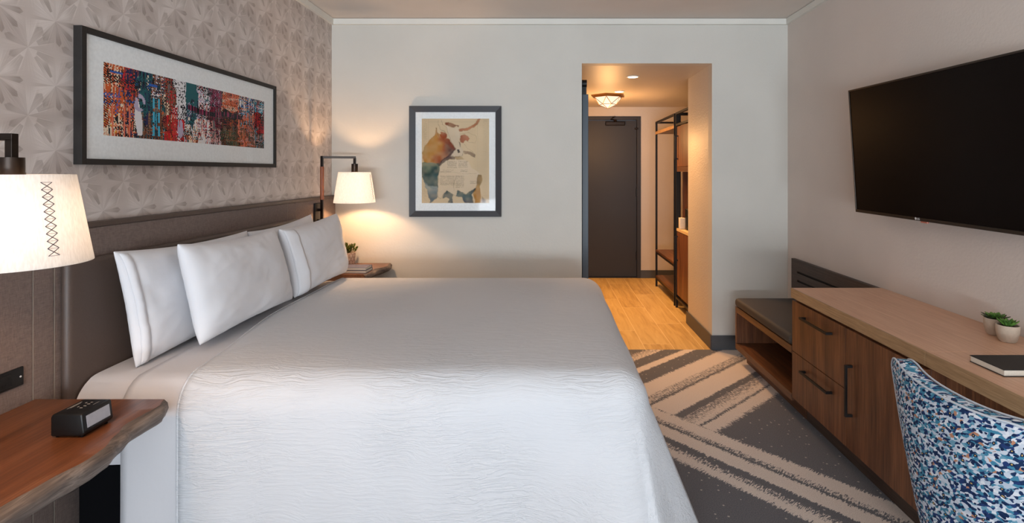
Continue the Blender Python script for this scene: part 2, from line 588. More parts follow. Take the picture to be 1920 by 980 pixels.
class MB:
    def __init__(s):
        s.bm = bmesh.new()

    def box(s, x0, x1, y0, y1, z0, z1):
        vs = [s.bm.verts.new(p) for p in ((x0, y0, z0), (x1, y0, z0), (x1, y1, z0), (x0, y1, z0),
                                          (x0, y0, z1), (x1, y0, z1), (x1, y1, z1), (x0, y1, z1))]
        for f in ((0, 3, 2, 1), (4, 5, 6, 7), (0, 1, 5, 4), (1, 2, 6, 5), (2, 3, 7, 6), (3, 0, 4, 7)):
            s.bm.faces.new([vs[i] for i in f])
        return s

    def rbox(s, x0, x1, y0, y1, z0, z1, r, seg=3):
        t = bmesh.new()
        m = MB.__new__(MB)
        m.bm = t
        m.box(x0, x1, y0, y1, z0, z1)
        bmesh.ops.bevel(t, geom=list(t.edges), offset=r, segments=seg, profile=0.5, affect='EDGES')
        s.add(t)
        return s

    def add(s, t):
        me = bpy.data.meshes.new('tmp')
        t.to_mesh(me)
        t.free()
        s.bm.from_mesh(me)
        bpy.data.meshes.remove(me)

    def cyl(s, p0, p1, r0, r1=None, n=24, caps=True):
        r1 = r0 if r1 is None else r1
        p0, p1 = Vector(p0), Vector(p1)
        d = (p1 - p0).normalized()
        a = d.orthogonal().normalized()
        b = d.cross(a)
        R0 = [s.bm.verts.new(p0 + (a * math.cos(2 * PI * i / n) + b * math.sin(2 * PI * i / n)) * r0) for i in range(n)]
        R1 = [s.bm.verts.new(p1 + (a * math.cos(2 * PI * i / n) + b * math.sin(2 * PI * i / n)) * r1) for i in range(n)]
        for i in range(n):
            j = (i + 1) % n
            s.bm.faces.new((R0[i], R0[j], R1[j], R1[i]))
        if caps:
            s.bm.faces.new(R0[::-1])
            s.bm.faces.new(R1)
        return s

    def tube(s, pts, r, n=8, closed=False):
        pts = [Vector(p) for p in pts]
        rings = []
        N = len(pts)
        prev = None
        for i, p in enumerate(pts):
            if closed:
                d = pts[(i + 1) % N] - pts[i - 1]
            else:
                d = pts[min(i + 1, N - 1)] - pts[max(i - 1, 0)]
            d.normalize()
            if prev is None:
                a = d.orthogonal().normalized()
            else:
                a = (prev - d * prev.dot(d))
                a = a.normalized() if a.length > 1e-6 else d.orthogonal().normalized()
            prev = a
            b = d.cross(a)
            rings.append([s.bm.verts.new(p + (a * math.cos(2 * PI * k / n) + b * math.sin(2 * PI * k / n)) * r) for k in range(n)])
        for i in range(N if closed else N - 1):
            A, B = rings[i], rings[(i + 1) % N]
            for k in range(n):
                s.bm.faces.new((A[k], A[(k + 1) % n], B[(k + 1) % n], B[k]))
        if not closed:
            s.bm.faces.new(rings[0][::-1])
            s.bm.faces.new(rings[-1])
        return s

    def lathe(s, prof, c, n=32):
        c = Vector(c)
        rings = []
        for r, z in prof:
            if r < 1e-6:
                rings.append([s.bm.verts.new(c + Vector((0, 0, z)))])
            else:
                rings.append([s.bm.verts.new(c + Vector((r * math.cos(2 * PI * k / n), r * math.sin(2 * PI * k / n), z))) for k in range(n)])
        for A, B in zip(rings, rings[1:]):
            for k in range(n):
                j = (k + 1) % n
                if len(A) == 1 and len(B) == 1:
                    continue
                if len(A) == 1:
                    s.bm.faces.new((A[0], B[j], B[k]))
                elif len(B) == 1:
                    s.bm.faces.new((A[k], A[j], B[0]))
                else:
                    s.bm.faces.new((A[k], A[j], B[j], B[k]))
        return s

    def prism(s, poly, axis, a, b):
        """poly: list of 2D points in the other two axes order; extruded along axis from a to b"""
        def P(u, v, w):
            return {'x': (w, u, v), 'y': (u, w, v), 'z': (u, v, w)}[axis]
        A = [s.bm.verts.new(P(u, v, a)) for u, v in poly]
        B = [s.bm.verts.new(P(u, v, b)) for u, v in poly]
        n = len(poly)
        s.bm.faces.new(A[::-1])
        s.bm.faces.new(B)
        for i in range(n):
            j = (i + 1) % n
            s.bm.faces.new((A[i], A[j], B[j], B[i]))
        return s

    def grid(s, pts, closed_u=False):
        V = [[s.bm.verts.new(p) for p in row] for row in pts]
        for i in range(len(V) - 1):
            for j in range(len(V[0]) - 1):
                s.bm.faces.new((V[i][j], V[i][j + 1], V[i + 1][j + 1], V[i + 1][j]))
        return V


def thing(name, label, cat, loc, group=None):
    o = bpy.data.objects.new(name, None)
    o.empty_display_size = 0.05
    COL.objects.link(o)
    o.location = loc
    OFF[o] = Vector(loc)
    o['label'] = label
    o['category'] = cat
    if group:
        o['group'] = group
    return o


def build(name, mb, mat, parent=None, smooth=False, bevel=0.0, origin=None, seg=2, subsurf=0, solid=0.0, label=None):
    me = bpy.data.meshes.new(name)
    bm = mb.bm if isinstance(mb, MB) else mb
    off = OFF[parent] if parent is not None else (Vector(origin) if origin else Vector((0, 0, 0)))
    bmesh.ops.translate(bm, verts=bm.verts, vec=-off)
    bmesh.ops.recalc_face_normals(bm, faces=bm.faces)
    bm.to_mesh(me)
    bm.free()
    for m in (mat if isinstance(mat, (list, tuple)) else [mat]):
        me.materials.append(M[m] if isinstance(m, str) else m)
    o = bpy.data.objects.new(name, me)
    COL.objects.link(o)
    if parent is not None:
        o.parent = parent
    else:
        o.location = off
    OFF[o] = off
    if smooth:
        for p in me.polygons:
            p.use_smooth = True
        if smooth != 'all':
            try:
                me.set_sharp_from_angle(angle=math.radians(38))
            except Exception:
                pass
    if solid:
        md = o.modifiers.new('solid', 'SOLIDIFY')
        md.thickness = solid
        md.offset = 0
    if bevel:
        md = o.modifiers.new('bevel', 'BEVEL')
        md.width = bevel
        md.segments = seg
        md.limit_method = 'ANGLE'
        md.angle_limit = math.radians(40)
    if subsurf:
        md = o.modifiers.new('sub', 'SUBSURF')
        md.levels = md.render_levels = subsurf
    if label:
        o['label'] = label
    return o


def struct(name, mb, mat, parent=None, **kw):
    o = build(name, mb, mat, parent, **kw)
    if parent is None:
        o['kind'] = 'structure'
    return o


def tag(o, label, cat, group=None):
    o['label'] = label
    o['category'] = cat
    if group:
        o['group'] = group
    return o


# ------------------------------------------------------------------ room shell
XL, XR, YB, YR, H = -1.7305, 1.941, 4.294, -3.6, 2.662
DX0, DX1, DH = 0.283, 1.331, 2.300      # opening to the entry
YD, YJ = 7.19, 5.02                     # entry door wall, end of the jamb wall
HC = 2.303                              # entry ceiling

struct('floor', MB().box(XL - .1, XR + .1, YR - .1, YB, -0.1, 0), 'carpet')
struct('floor_entry', MB().box(DX0 - .1, XR + .1, YB, YD + .15, -0.1, 0.0), 'plank')
struct('ceiling', MB().box(XL - .1, XR + .1, YR - .1, YB + .1, H, H + .1), 'ceiling')
struct('ceiling_entry', MB().box(DX0 - .1, XR + .1, YB + .1, YD + .15, HC, HC + .1), 'ceiling_hall')
struct('wall_left', MB().box(XL - .1, XL, YR - .1, YB + .1, 0, H), 'wallpaper')
struct('wall_right', MB().box(XR, XR + .1, YR - .1, YB, 0, H), 'wall_taupe')
b = MB().box(XL, DX0, YB, YB + .1, 0, H).box(DX1, XR + .1, YB, YB + .1, 0, H).box(DX0, DX1, YB, YB + .1, HC, H)
struct('wall_back', b, 'wall')
struct('wall_jamb', MB().box(DX1, XR + .1, YB + .1, YJ, 0, HC), 'wall_hall')
struct('wall_entry_left', MB().box(DX0 - .1, DX0, YB + .1, YD, 0, HC), 'wall_hall')
struct('wall_entry_right', MB().box(XR, XR + .1, YJ, YD, 0, HC), 'wall_hall')
struct('wall_entry_end', MB().box(DX0 - .1, 0.30, YD, YD + .15, 0, HC).box(1.265, XR + .1, YD, YD + .15, 0, HC)
       .box(0.30, 1.265, YD, YD + .15, 2.178, HC), 'wall_hall')
# rear wall with the window
WX0, WX1, WZ0, WZ1 = -1.65, 1.65, 0.2, 2.5
struct('wall_rear', MB().box(XL, WX0, YR - .1, YR, 0, H).box(WX1, XR, YR - .1, YR, 0, H)
       .box(WX0, WX1, YR - .1, YR, 0, WZ0).box(WX0, WX1, YR - .1, YR, WZ1, H), 'wall')
w = MB()
for x in (WX0, -0.02, WX1 - .04):
    w.box(x, x + .04, YR - .07, YR - .03, WZ0, WZ1)
for z in (WZ0, WZ1 - .04):
    w.box(WX0 + .04, WX1 - .04, YR - .07, YR - .03, z, z + .04)
struct('window_1', w, 'black_metal')

# crown strip
struct('trim_1', MB().box(XL, XL + .022, YR, YB, H - .05, H - .004), 'trim')
struct('trim_2', MB().box(XL + .022, XR - .022, YB - .022, YB, H - .05, H - .004), 'trim')
struct('trim_3', MB().box(XR - .022, XR, YR, YB, H - .05, H - .004), 'trim')
# baseboards
struct('baseboard_back', MB().box(DX1 - .008, XR, YB - .012, YB, 0, .115).box(XL + .06, DX0, YB - .012, YB, 0, .115), 'base', bevel=.002)
struct('baseboard_jamb', MB().box(DX1 - .012, DX1, YB, YJ + .03, 0, .115), 'base', bevel=.002)
struct('baseboard_entry_end', MB().box(1.266, XR, YD - .012, YD, 0, .105), 'base', bevel=.002)
struct('baseboard_right', MB().box(XR - .012, XR, YR, .7, 0, .115), 'base', bevel=.002)

# entry door
dr = struct('door_1', MB().box(0.35, 1.215, YD + .03, YD + .075, 0.008, 2.125), 'door', bevel=.002, origin=(0.78, YD, 0))
build('door_frame', MB().box(1.218, 1.268, YD - .012, YD + .13, 0, 2.178).box(0.295, 0.345, YD - .012, YD + .13, 0, 2.178)
      .box(0.345, 1.218, YD - .012, YD + .13, 2.130, 2.178), 'door', dr, bevel=.003)
build('threshold', MB().box(0.345, 1.218, YD, YD + .03, 0, .012), 'black', dr)
build('closer_body', MB().rbox(0.792, 1.056, YD - .025, YD + .03, 2.055, 2.105, .008), 'bronze', dr)
build('closer_arm', MB().tube([(0.93, YD - .01, 2.105), (0.93, YD - .01, 2.125), (0.86, YD - .045, 2.132), (0.90, YD - .05, 2.165), (0.915, YD - .02, 2.172)], .009)
      .cyl((0.925, YD - .01, 2.10), (0.925, YD - .01, 2.135), .022, .016), 'bronze', dr)
for z in (0.24, 1.10):
    build('hinge', MB().rbox(1.205, 1.223, YD - .0, YD + .034, z, z + .11, .004), 'black', dr)
build('door_guard', MB().rbox(1.19, 1.232, YD - .028, YD + .03, 2.0, 2.022, .004).box(1.212, 1.222, YD - .005, YD + .03, 1.90, 2.0), 'bronze', dr)
build('lever_handle', MB().cyl((0.42, YD - .03, 1.0), (0.42, YD + .03, 1.0), .012).tube([(0.42, YD - .025, 1.0), (0.54, YD - .025, 1.0)], .009), 'bronze', dr)

# sliding door on its track along the left wall of the entry
sd = struct('door_2', MB().rbox(0.300, 0.352, 4.50, 5.45, 0.012, 2.085, .003, 2), 'door_edge', origin=(0.326, 4.97, 0))
build('track', MB().box(0.284, 0.296, 4.44, 6.3, 2.150, 2.188), 'black_metal', sd)
for y in (4.58, 5.35):
    build('hanger', MB().box(0.300, 0.340, y - .03, y + .03, 2.08, 2.155), 'black_metal', sd)
    build('roller', MB().cyl((0.297, y, 2.185), (0.343, y, 2.185), .034), 'black_metal', sd, smooth=True)

# ------------------------------------------------------------------ headboard on the left wall
HX = -1.700
hb = thing('headboard', 'wide taupe woven-fabric headboard panel on the patterned wall behind the bed', 'headboard', (XL + .015, 2.1, 0))
for y0, y1 in ((-0.6, 1.764), (1.768, 1.840), (3.62, YB - .002)):
    build('side_panel', MB().box(XL + .001, HX, y0, y1, .0, 1.222), 'head_fabric', hb, bevel=.003)
build('centre_panel', MB().box(XL + .001, HX, 1.846, 3.50, .0, 1.222).box(XL + .001, HX, 3.504, 3.614, 0, 1.222), 'head_fabric', hb, bevel=.003)
for y in (1.766, 1.843, 3.502, 3.617):
    build('seam_strip', MB().box(XL + .002, HX + .0005, y - .0015, y + .0015, 0, 1.222), 'seam', hb)
build('top_rail', MB().box(XL + .001, HX + .006, -0.6, YB - .002, 1.223, 1.243), 'bolster', hb, bevel=.002)
build('bolster', MB().rbox(HX + .001, HX + .038, 1.855, 3.60, .30, 1.115, .018, 4), 'bolster', hb, smooth=True, label='brown leather padded bolster of the headboard')

# ------------------------------------------------------------------ bed
bed = thing('bed', 'king bed base and mattress in white fitted sheet between the two nightstands', 'bed', (-0.68, 2.78, 0))
build('bed_base', MB().rbox(-1.655, 0.22, 1.88, 3.64, .03, .40, .012), 'black_soft', bed)
for x in (-1.55, 0.1):
    for y in (1.98, 3.54):
        build('foot', MB().cyl((x, y, 0), (x, y, .04), .03), 'black', bed, smooth=True)


def mattress():
    mb = MB()
    x0, x1, y0, y1, z0, z1 = -1.655, 0.24, 1.862, 3.66, .40, .690
    r = .11
    P = []
    n = 10
    prof = []       # section in YZ
    prof.append((y0 + .015, z0))
    prof.append((y0, z0 + .03))
    prof.append((y0 - .002, z1 - r - .03))
    for i in range(n + 1):
        a = PI - (PI / 2) * i / n
        prof.append((y0 + r + r * math.cos(a) * 1.0, z1 - r + r * math.sin(a)))
    for i in range(1, 20):
        prof.append((y0 + r + (y1 - y0 - 2 * r) * i / 20, z1))
    for i in range(n + 1):
        a = PI / 2 - (PI / 2) * i / n
        prof.append((y1 - r + r * math.cos(a), z1 - r + r * math.sin(a)))
    prof.append((y1 + .002, z1 - r - .03))
    prof.append((y1, z0 + .03))
    prof.append((y1 - .015, z0))
    rows = []
    for i in range(31):
        x = x0 + (x1 - x0) * i / 30
        rows.append([(x, y + .004 * math.sin(x * 21 + z * 17) * (z < .68), z + .004 * mnoise.noise(Vector((x * 5, y * 5, 3)))) for y, z in prof])
    V = mb.grid(rows)
    mb.bm.faces.new(V[0])
    mb.bm.faces.new(V[-1][::-1])
    return mb


build('mattress', mattress(), 'sheet', bed, smooth=True, label='white fitted sheet over the mattress')


def drape(xa, x1, y0, y1, zt, r, zb, pad=0.0, foot=True, flare=0.02, corner=0.30, seed=0.0, nx=60, ny=44, nd=26, bow=0.0):
    """cloth over a box: top rectangle [xa,x1]x[y0,y1] (inset by r), hanging on the near, far and foot sides"""
    r = r + pad
    Ltot = r * PI / 2 + (zt + pad - r - zb)
    ds = [Ltot * (i / nd) ** 1.0 for i in range(1, nd + 1)]
    ps = [(xa + (x1 - xa) * i / nx, 0.0) for i in range(nx + 1)]
    if foot:
        ps += [(x1, d) for d in ds]
    qs = [(y0, -d) for d in reversed(ds)] + [(y0 + (y1 - y0) * i / ny, 0.0) for i in range(ny + 1)] + [(y1, d) for d in ds]
    rows = []
    for cx0_, a in ps:
        row = []
        for cy, b in qs:
            kb_ = min(1.0, max(0.0, (cy - y0) / .75))
            cx = cx0_ - bow * kb_ * kb_ * (3 - 2 * kb_) * (x1 - cx0_) / (x1 - xa)
            L = max(abs(a), abs(b))
            if L < 1e-9:
                n = mnoise.noise(Vector((cx * 2.2, cy * 2.2, seed)))
                e = min(cy - y0, y1 - cy)
                z = zt + pad + .004 * n - .006 * math.exp(-e / .10)
                row.append((cx, cy, z))
                continue
            if abs(a) < 1e-9:
                ux, uy = 0.0, math.copysign(1, b)
            elif abs(b) < 1e-9:
                ux, uy = 1.0, 0.0
            else:
                an = math.atan2(b, a)
                ux, uy = math.cos(an), math.sin(an)
            if L < r * PI / 2:
                t = L / r
                out, dz = r * math.sin(t), r * (1 - math.cos(t))
                drop = 0.0
            else:
                drop = L - r * PI / 2
                out, dz = r, r + drop
            # flare: strong at the near foot corner, small along the sides
            dc = math.hypot(cx - x1, cy - y0)
            df = math.hypot(cx - x1, cy - y1)
            cor = math.exp(-(dc / .16) ** 2) if foot else 0
            cof = math.exp(-(df / .16) ** 2) if foot else 0
            sidefoot = 1.0 if (ux > .5) else 0.0
            per = (cx - cy * 1.0) + math.atan2(uy, ux + 1e-9) * .12
            fold = math.sin(per * 15 + seed) * .5 + .5 * math.sin(per * 27 + 1 + seed)
            amp = .012 + .03 * sidefoot + .02 * cor
            out += drop * (flare + (corner - flare) * max(cor, cof) + .10 * sidefoot) + amp * fold * min(1, drop / .35) * (0.5 if not sidefoot else 1)
            n = mnoise.noise(Vector((cx * 5 + seed, cy * 5, L * 4)))
            out += .004 * n
            z = zt + pad - dz - .006
            row.append((cx + ux * out, cy + uy * out, max(z, zb)))
        rows.append(row)
    mb = MB()
    mb.grid(rows)
    mb.head_edge = rows[0]
    return mb


fs = build('flat_sheet', drape(-1.475, -1.10, 1.955, 3.565, .700, .105, .05, pad=.004, foot=False, flare=.0, seed=3.0, nx=14), 'sheet',
           smooth='all', origin=(-1.3, 2.76, 0), solid=.002)
tag(fs, 'white flat sheet hanging beside the near nightstand, turned out from under the coverlet', 'sheet')


def coverlet():
    mb = drape(-1.268, 0.245, 1.955, 3.565,   .704, .105, .035, pad=.018, foot=True, flare=.008, corner=.30, seed=1.0, nx=64, ny=48, nd=30, bow=.10)
    return mb


cmb = coverlet()
hem_line = [Vector(p) for p in cmb.head_edge]
cv = build('coverlet', cmb, 'coverlet', smooth='all', origin=(-.5, 2.76, 0), solid=.006)
tag(cv, 'white textured coverlet spread over the bed down to the carpet', 'bedspread')
build('hem', MB().tube(hem_line, .005, 8), 'coverlet', cv, smooth='all')

# ------------------------------------------------------------------ pillows
def pillow(label, ybl, ybr, ytl, ytr, xb, xt, zb, zt_l, zt_r, T, seed, flap=None):
    nu, nv = 56, 36
    rows_f, rows_b = [], []
    for side in (1, -1):
        rows = []
        for j in range(nv + 1):
            v = j / nv
            row = []
            for i in range(nu + 1):
                u = i / nu
                U, V = 2 * u - 1, 2 * v - 1
                pin = .05
                uu = .5 + (U * (1 - pin * (1 - V * V) * abs(U) ** 3)) / 2
                vv = .5 + (V * (1 - .10 * (1 - U * U) * abs(V) ** 3)) / 2
                y = (ybl + (ybr - ybl) * uu) * (1 - vv) + (ytl + (ytr - ytl) * uu) * vv
                ztop = zt_l + (zt_r - zt_l) * uu
                z = zb + (ztop - zb) * vv
                x = xb + (xt - xb) * vv
                prof = max(0, (1 - U ** 4)) ** .55 * max(0, (1 - V ** 4)) ** .55
                belly = 1 + .12 * (0.3 - vv)
                th = T * prof * belly
                n = mnoise.noise(Vector((U * 1.7 + seed, V * 1.7, side + seed)))
                n2 = mnoise.noise(Vector((U * 5 + seed * 2, V * 3.1, side)))
                edge = min(1 - abs(U), 1 - abs(V))
                wr = math.exp(-edge / .22)
                n3 = mnoise.noise(Vector((U * 9 + seed, V * 5 + n * 2, side * 2)))
                n4 = mnoise.noise(Vector((U * 3 - V * 4 + seed * 3, U * 1.2 + V * 1.2, side * 5)))
                pk = math.exp(-edge / .10) * .0035 * math.sin(((U if (1 - abs(V)) < (1 - abs(U)) else V) * 34 + 3 * n))
                rid = -abs(n4) * .006 + .0015
                nn = (.011 * n + .010 * n2 * wr + 0.0025 * n3 * (.4 + wr) + rid + pk) * min(1, edge * 5)
                row.append((x + side * th + nn, y, z))
            rows.append(row)
        if side > 0:
            rows_f = rows
        else:
            rows_b = rows
    mb = MB()
    A = mb.grid(rows_f)
    B = mb.grid([list(reversed(r)) for r in rows_b])
    bmesh.ops.remove_doubles(mb.bm, verts=mb.bm.verts, dist=.0008)
    o = build('pillow', mb, 'linen', smooth='all', subsurf=1, origin=((xb + xt) / 2, (ybl + ybr) / 2, zb))
    if flap is not None:
        k = int(flap * nu)
        fb = MB()
        fb.grid([[(r[i][0] + .002 + .0025 * i / k, r[i][1], r[i][2]) for i in range(1, k + 1)] for r in rows_f[1:-1]])
        build('flap', fb, 'linen', o, smooth='all', solid=.002)
    tag(o, label, 'pillow', 'white bed pillows')
    return o


pillow('white pillow leaning on the headboard, half hidden, nearest the near lamp', 2.00, 2.83, 1.955, 2.845, -1.545, -1.595, .688, 1.142, 1.122, .058, 1.3, flap=.06)
pillow('white pillow leaning on the headboard at the far end, behind the far front pillow', 2.875, 3.66, 2.835, 3.61, -1.545, -1.595, .688, 1.115, 1.150, .062, 4.7)
pillow('white front pillow nearest the camera, standing on the coverlet edge', 2.14, 2.93, 2.095, 2.845, -1.395, -1.455, .728, 1.150, 1.128, .076, 8.1)
p4 = pillow('white front pillow with a hemmed flap, beside the far nightstand', 2.945, 3.70, 2.87, 3.665, -1.395, -1.445, .728, 1.125, 1.150, .082, 12.4, flap=.14)

# ------------------------------------------------------------------ nightstands
def nightstand(label, y0, y1, zt, edge, th, bulge, seed):
    """live-edge slab fixed to the headboard; edge(y) gives the wavy front line"""
    t = thing('nightstand', label, 'nightstand', (-1.5, (y0 + y1) / 2, zt - th), 'live edge nightstands')
    n = 40
    mb = MB()
    top, rows = [], []
    for i in range(n + 1):
        y = y0 + (y1 - y0) * i / n
        xe = edge(y)
        bx = bulge(y)
        sec = [(HX + .001, zt), (xe - .06, zt), (xe, zt), (xe + .012 + .25 * bx, zt - .010), (xe + .016 + bx * .6, zt - th * .35),
               (xe + .004 + bx * .2, zt - th * .7), (xe - .035 - bx * .3, zt - th), (HX + .001, zt - th)]
        rows.append([(x, y, z) for x, z in sec])
    V = mb.grid(rows)
    for i in range(n):
        mb.bm.faces.new((V[i][0], V[i + 1][0], V[i + 1][-1], V[i][-1]))
    mb.bm.faces.new(V[0])
    mb.bm.faces.new(V[-1][::-1])
    bm = mb.bm
    bm.faces.ensure_lookup_table()
    # split slab faces into the top board and the bark-like edge
    edge_bm = MB()
    rows2 = [r[2:7] for r in rows]
    slab = build('slab_top', mb, 'slab', t, smooth=True)
    e2 = MB()
    out = []
    for r in rows2:
        out.append([(p[0] + .0012, p[1], p[2] + (.0 if k == 0 else -.0005)) for k, p in enumerate(r)])
    e2.grid(out)
    build('live_edge', e2, 'slab_edge', t, smooth='all', label='grey-brown natural edge of the slab')
    for y in (y0 + .12, y1 - .12):
        br = MB().box(HX + .001, -1.36, y - .015, y + .015, zt - th - .012, zt - th - .001).box(HX + .001, HX + .012, y - .015, y + .015, zt - th - .14, zt - th - .012)
        bmesh.ops.remove_doubles(br.bm, verts=br.bm.verts, dist=1e-5)
        build('bracket', br, 'black_metal', t)
    return t


def near_edge(y):
    pts = [(.90, -1.20), (1.10, -1.222), (1.20, -1.232), (1.30, -1.223), (1.40, -1.206), (1.455, -1.212), (1.53, -1.238), (1.60, -1.262), (1.66, -1.258), (1.72, -1.252), (1.772, -1.272)]
    for (a, xa), (b_, xb) in zip(pts, pts[1:]):
        if a <= y <= b_ + 1e-6:
            k = (y - a) / (b_ - a)
            k = k * k * (3 - 2 * k)
            return xa + (xb - xa) * k
    return pts[-1][1] if y > 1.7 else pts[0][1]


nightstand('near nightstand, a reddish live-edge wood slab carrying the alarm clock', .95, 1.772, .675,
           near_edge, .078, lambda y: .010 + .012 * math.sin(y * 17), 1)
nightstand('far nightstand, a brown live-edge wood slab by the back wall with books and a plant', 3.80, 4.27, .700,
           lambda y: -1.31 + .075 * (y - 3.8) / .47 + .018 * math.sin((y - 3.8) * 24), .06, lambda y: .010 + .014 * math.sin(y * 29), 2)

# ------------------------------------------------------------------ wall lamps
def lamp(label, yc, xs, ys, zb, zt, za, power, turn=28):
    """post on the headboard at (HX, yc); shade hangs at (xs, ys)"""
    xp = -1.655
    t = thing('wall_lamp', label, 'lamp', (HX, yc, 1.0), 'bedside wall lamps')
    build('wall_plate', MB().rbox(HX + .001, HX + .016, yc - .045, yc + .045, 1.00, 1.20, .003), 'black_metal', t)
    build('post', MB().box(HX + .016, xp + .008, yc - .010, yc + .010, 1.06, 1.08).box(HX + .016, xp + .008, yc - .010, yc + .010, 1.14, 1.16)
          .box(xp - .010, xp + .010, yc - .010, yc + .010, 1.0, 1.225), 'bronze', t, bevel=.001)
    build('grip', MB().cyl((xp, yc, 1.225), (xp, yc, za - .07), .0135, .0135, 20), 'grip', t, smooth=True, label='orange-brown wooden grip of the lamp post')
    d = Vector((xs - xp, ys - yc, 0))
    dn = d.normalized()
    pr = Vector((-dn.y, dn.x, 0)) * .0085
    arm = MB()
    arm.box(xp - .009, xp + .009, yc - .009, yc + .009, za - .07, za + .009)
    def bar(p0, p1, up):
        c = [p0 + pr - up, p0 - pr - up, p0 - pr + up, p0 + pr + up]
        e = [p1 + pr - up, p1 - pr - up, p1 - pr + up, p1 + pr + up]
        vs = [arm.bm.verts.new(p) for p in c + e]
        for f in ((0, 1, 2, 3), (7, 6, 5, 4), (0, 4, 5, 1), (1, 5, 6, 2), (2, 6, 7, 3), (3, 7, 4, 0)):
            arm.bm.faces.new([vs[i] for i in f])
    A = Vector((xp, yc, za))
    B = Vector((xs, ys, za)) + dn * .0085
    bar(A, B, Vector((0, 0, .0085)))
    arm.box(xs - .0085, xs + .0085, ys - .0085, ys + .0085, za - .05, za - .005)
    build('arm', arm, 'bronze', t, bevel=.001)
    build('socket', MB().cyl((xs, ys, za - .048), (xs, ys, zt + .004), .0235, .0235, 28).cyl((xs, ys, zt + .004), (xs, ys, zt - .015), .025, .025, 28)
          .cyl((xs, ys, zt - .015), (xs, ys, zt - .06), .016, .016, 20), 'bronze', t, smooth=True)
    R0, R1 = .150, .116
    sh = MB().lathe([(R0, zb), (R1, zt), (R1 - .002, zt - .0005), (R0 - .002, zb + .0005), (R0, zb)], (xs, ys, 0), 64)
    so = build('lamp_shade', sh, 'shade', t, smooth=True)
    # spider fitter holding the shade
    fit = MB()
    for k in range(3):
        a = 2 * PI * k / 3 + .4
        fit.tube([(xs + .02 * math.cos(a), ys + .02 * math.sin(a), zt - .012), (xs + (R1 - .002) * math.cos(a), ys + (R1 - .002) * math.sin(a), zt - .008)], .0018, 6)
    build('fitter', fit, 'bronze', t)
    # cross-stitched seam facing the room
    st, tk = MB(), MB()
    a0 = math.atan2(-ys, -xs) + math.radians(turn)
    npz = 8 * 20
    def on(sv, off):
        z = zt - .018 - sv * (zt - zb - .045)
        R = R1 + (R0 - R1) * (zt - z) / (zt - zb) + .0012
        a = a0 + off / R
        return (xs + R * math.cos(a), ys + R * math.sin(a), z)
    A1, A2 = [], []
    for k in range(121):
        s = k / 120
        ph = s * 10 * 1.0
        tri = abs(((ph) % 2) - 1) * 2 - 1
        A1.append(on(s, tri * .011))
        A2.append(on(s, -tri * .011))
    st.tube(A1, .0008, 5)
    st.tube(A2, .0008, 5)
    for k in range(11):
        s = k / 10
        tk.tube([on(s, -.010), on(s, 0), on(s, .010)], .0006, 5)
    build('stitching', st, 'thread', so, label='navy cross-stitched seam')
    build('stitch_bars', tk, 'thread_pale', so)
    build('bulb', MB().lathe([(0, zt - .100), (.012, zt - .096), (.017, zt - .085), (.016, zt - .072), (.012, zt - .061), (0, zt - .0605)], (xs, ys, 0), 20), 'bulb', t, smooth=True)
    light('bulb_light', 'POINT', (xs, ys, zb + .088), power, WARM, shadow_soft_size=.02)
    return t


lamp('near bedside wall lamp with a cream linen shade, over the alarm clock', 1.26, -1.264, 1.26, 1.212, 1.424, 1.512, 8.0)
lamp('far bedside wall lamp with a cream linen shade and wooden grip, over the potted plant', 3.93, -1.44, 4.0, 1.200, 1.428, 1.538, 19, 66)

# ------------------------------------------------------------------ power outlet and cable
po = thing('power_outlet', 'black power outlet plate with USB on the headboard above the near nightstand', 'outlet', (HX, 1.63, .74))
build('cover_plate', MB().rbox(HX + .0005, HX + .007, 1.535, 1.728, .742, .802, .003), 'black', po, smooth=True)
for y in (1.590, 1.665):
    o_ = build('socket_face', MB().rbox(HX + .0065, HX + .0095, y - .022, y + .022, .752, .792, .001, 1), 'black', po)
build('socket_slot', MB().box(HX + .0092, HX + .0102, 1.652, 1.6535, .776, .783).box(HX + .0092, HX + .0102, 1.676, 1.6775, .776, .783)
      .cyl((HX + .0092, 1.665, .763), (HX + .0102, 1.665, .763), .0028, n=12).box(HX + .0092, HX + .0102, 1.655, 1.657, .758, .766), 'dark_gap', po)
build('screw', MB().cyl((HX + .0065, 1.716, .772), (HX + .008, 1.716, .772), .003, n=12), 'silver', po)
build('usb_port', MB().box(HX + .0092, HX + .0102, 1.582, 1.598, .774, .782).box(HX + .0092, HX + .0102, 1.582, 1.598, .760, .766), 'white_plastic', po)
cb = build('charging_cable', MB().tube([(HX + .011, 1.590, .763), (HX + .035, 1.588, .762), (HX + .05, 1.58, .752), (HX + .048, 1.565, .735),
                                          (HX + .035, 1.53, .712), (HX + .025, 1.48, .694), (HX + .022, 1.42, .684), (HX + .024, 1.30, .681), (HX + .05, 1.18, .681)], .0035, 8)
           .rbox(HX + .0105, HX + .026, 1.584, 1.596, .757, .768, .002), 'black', smooth=True, origin=(HX + .02, 1.5, .68))
tag(cb, 'black charging cable plugged into the headboard outlet', 'cable')

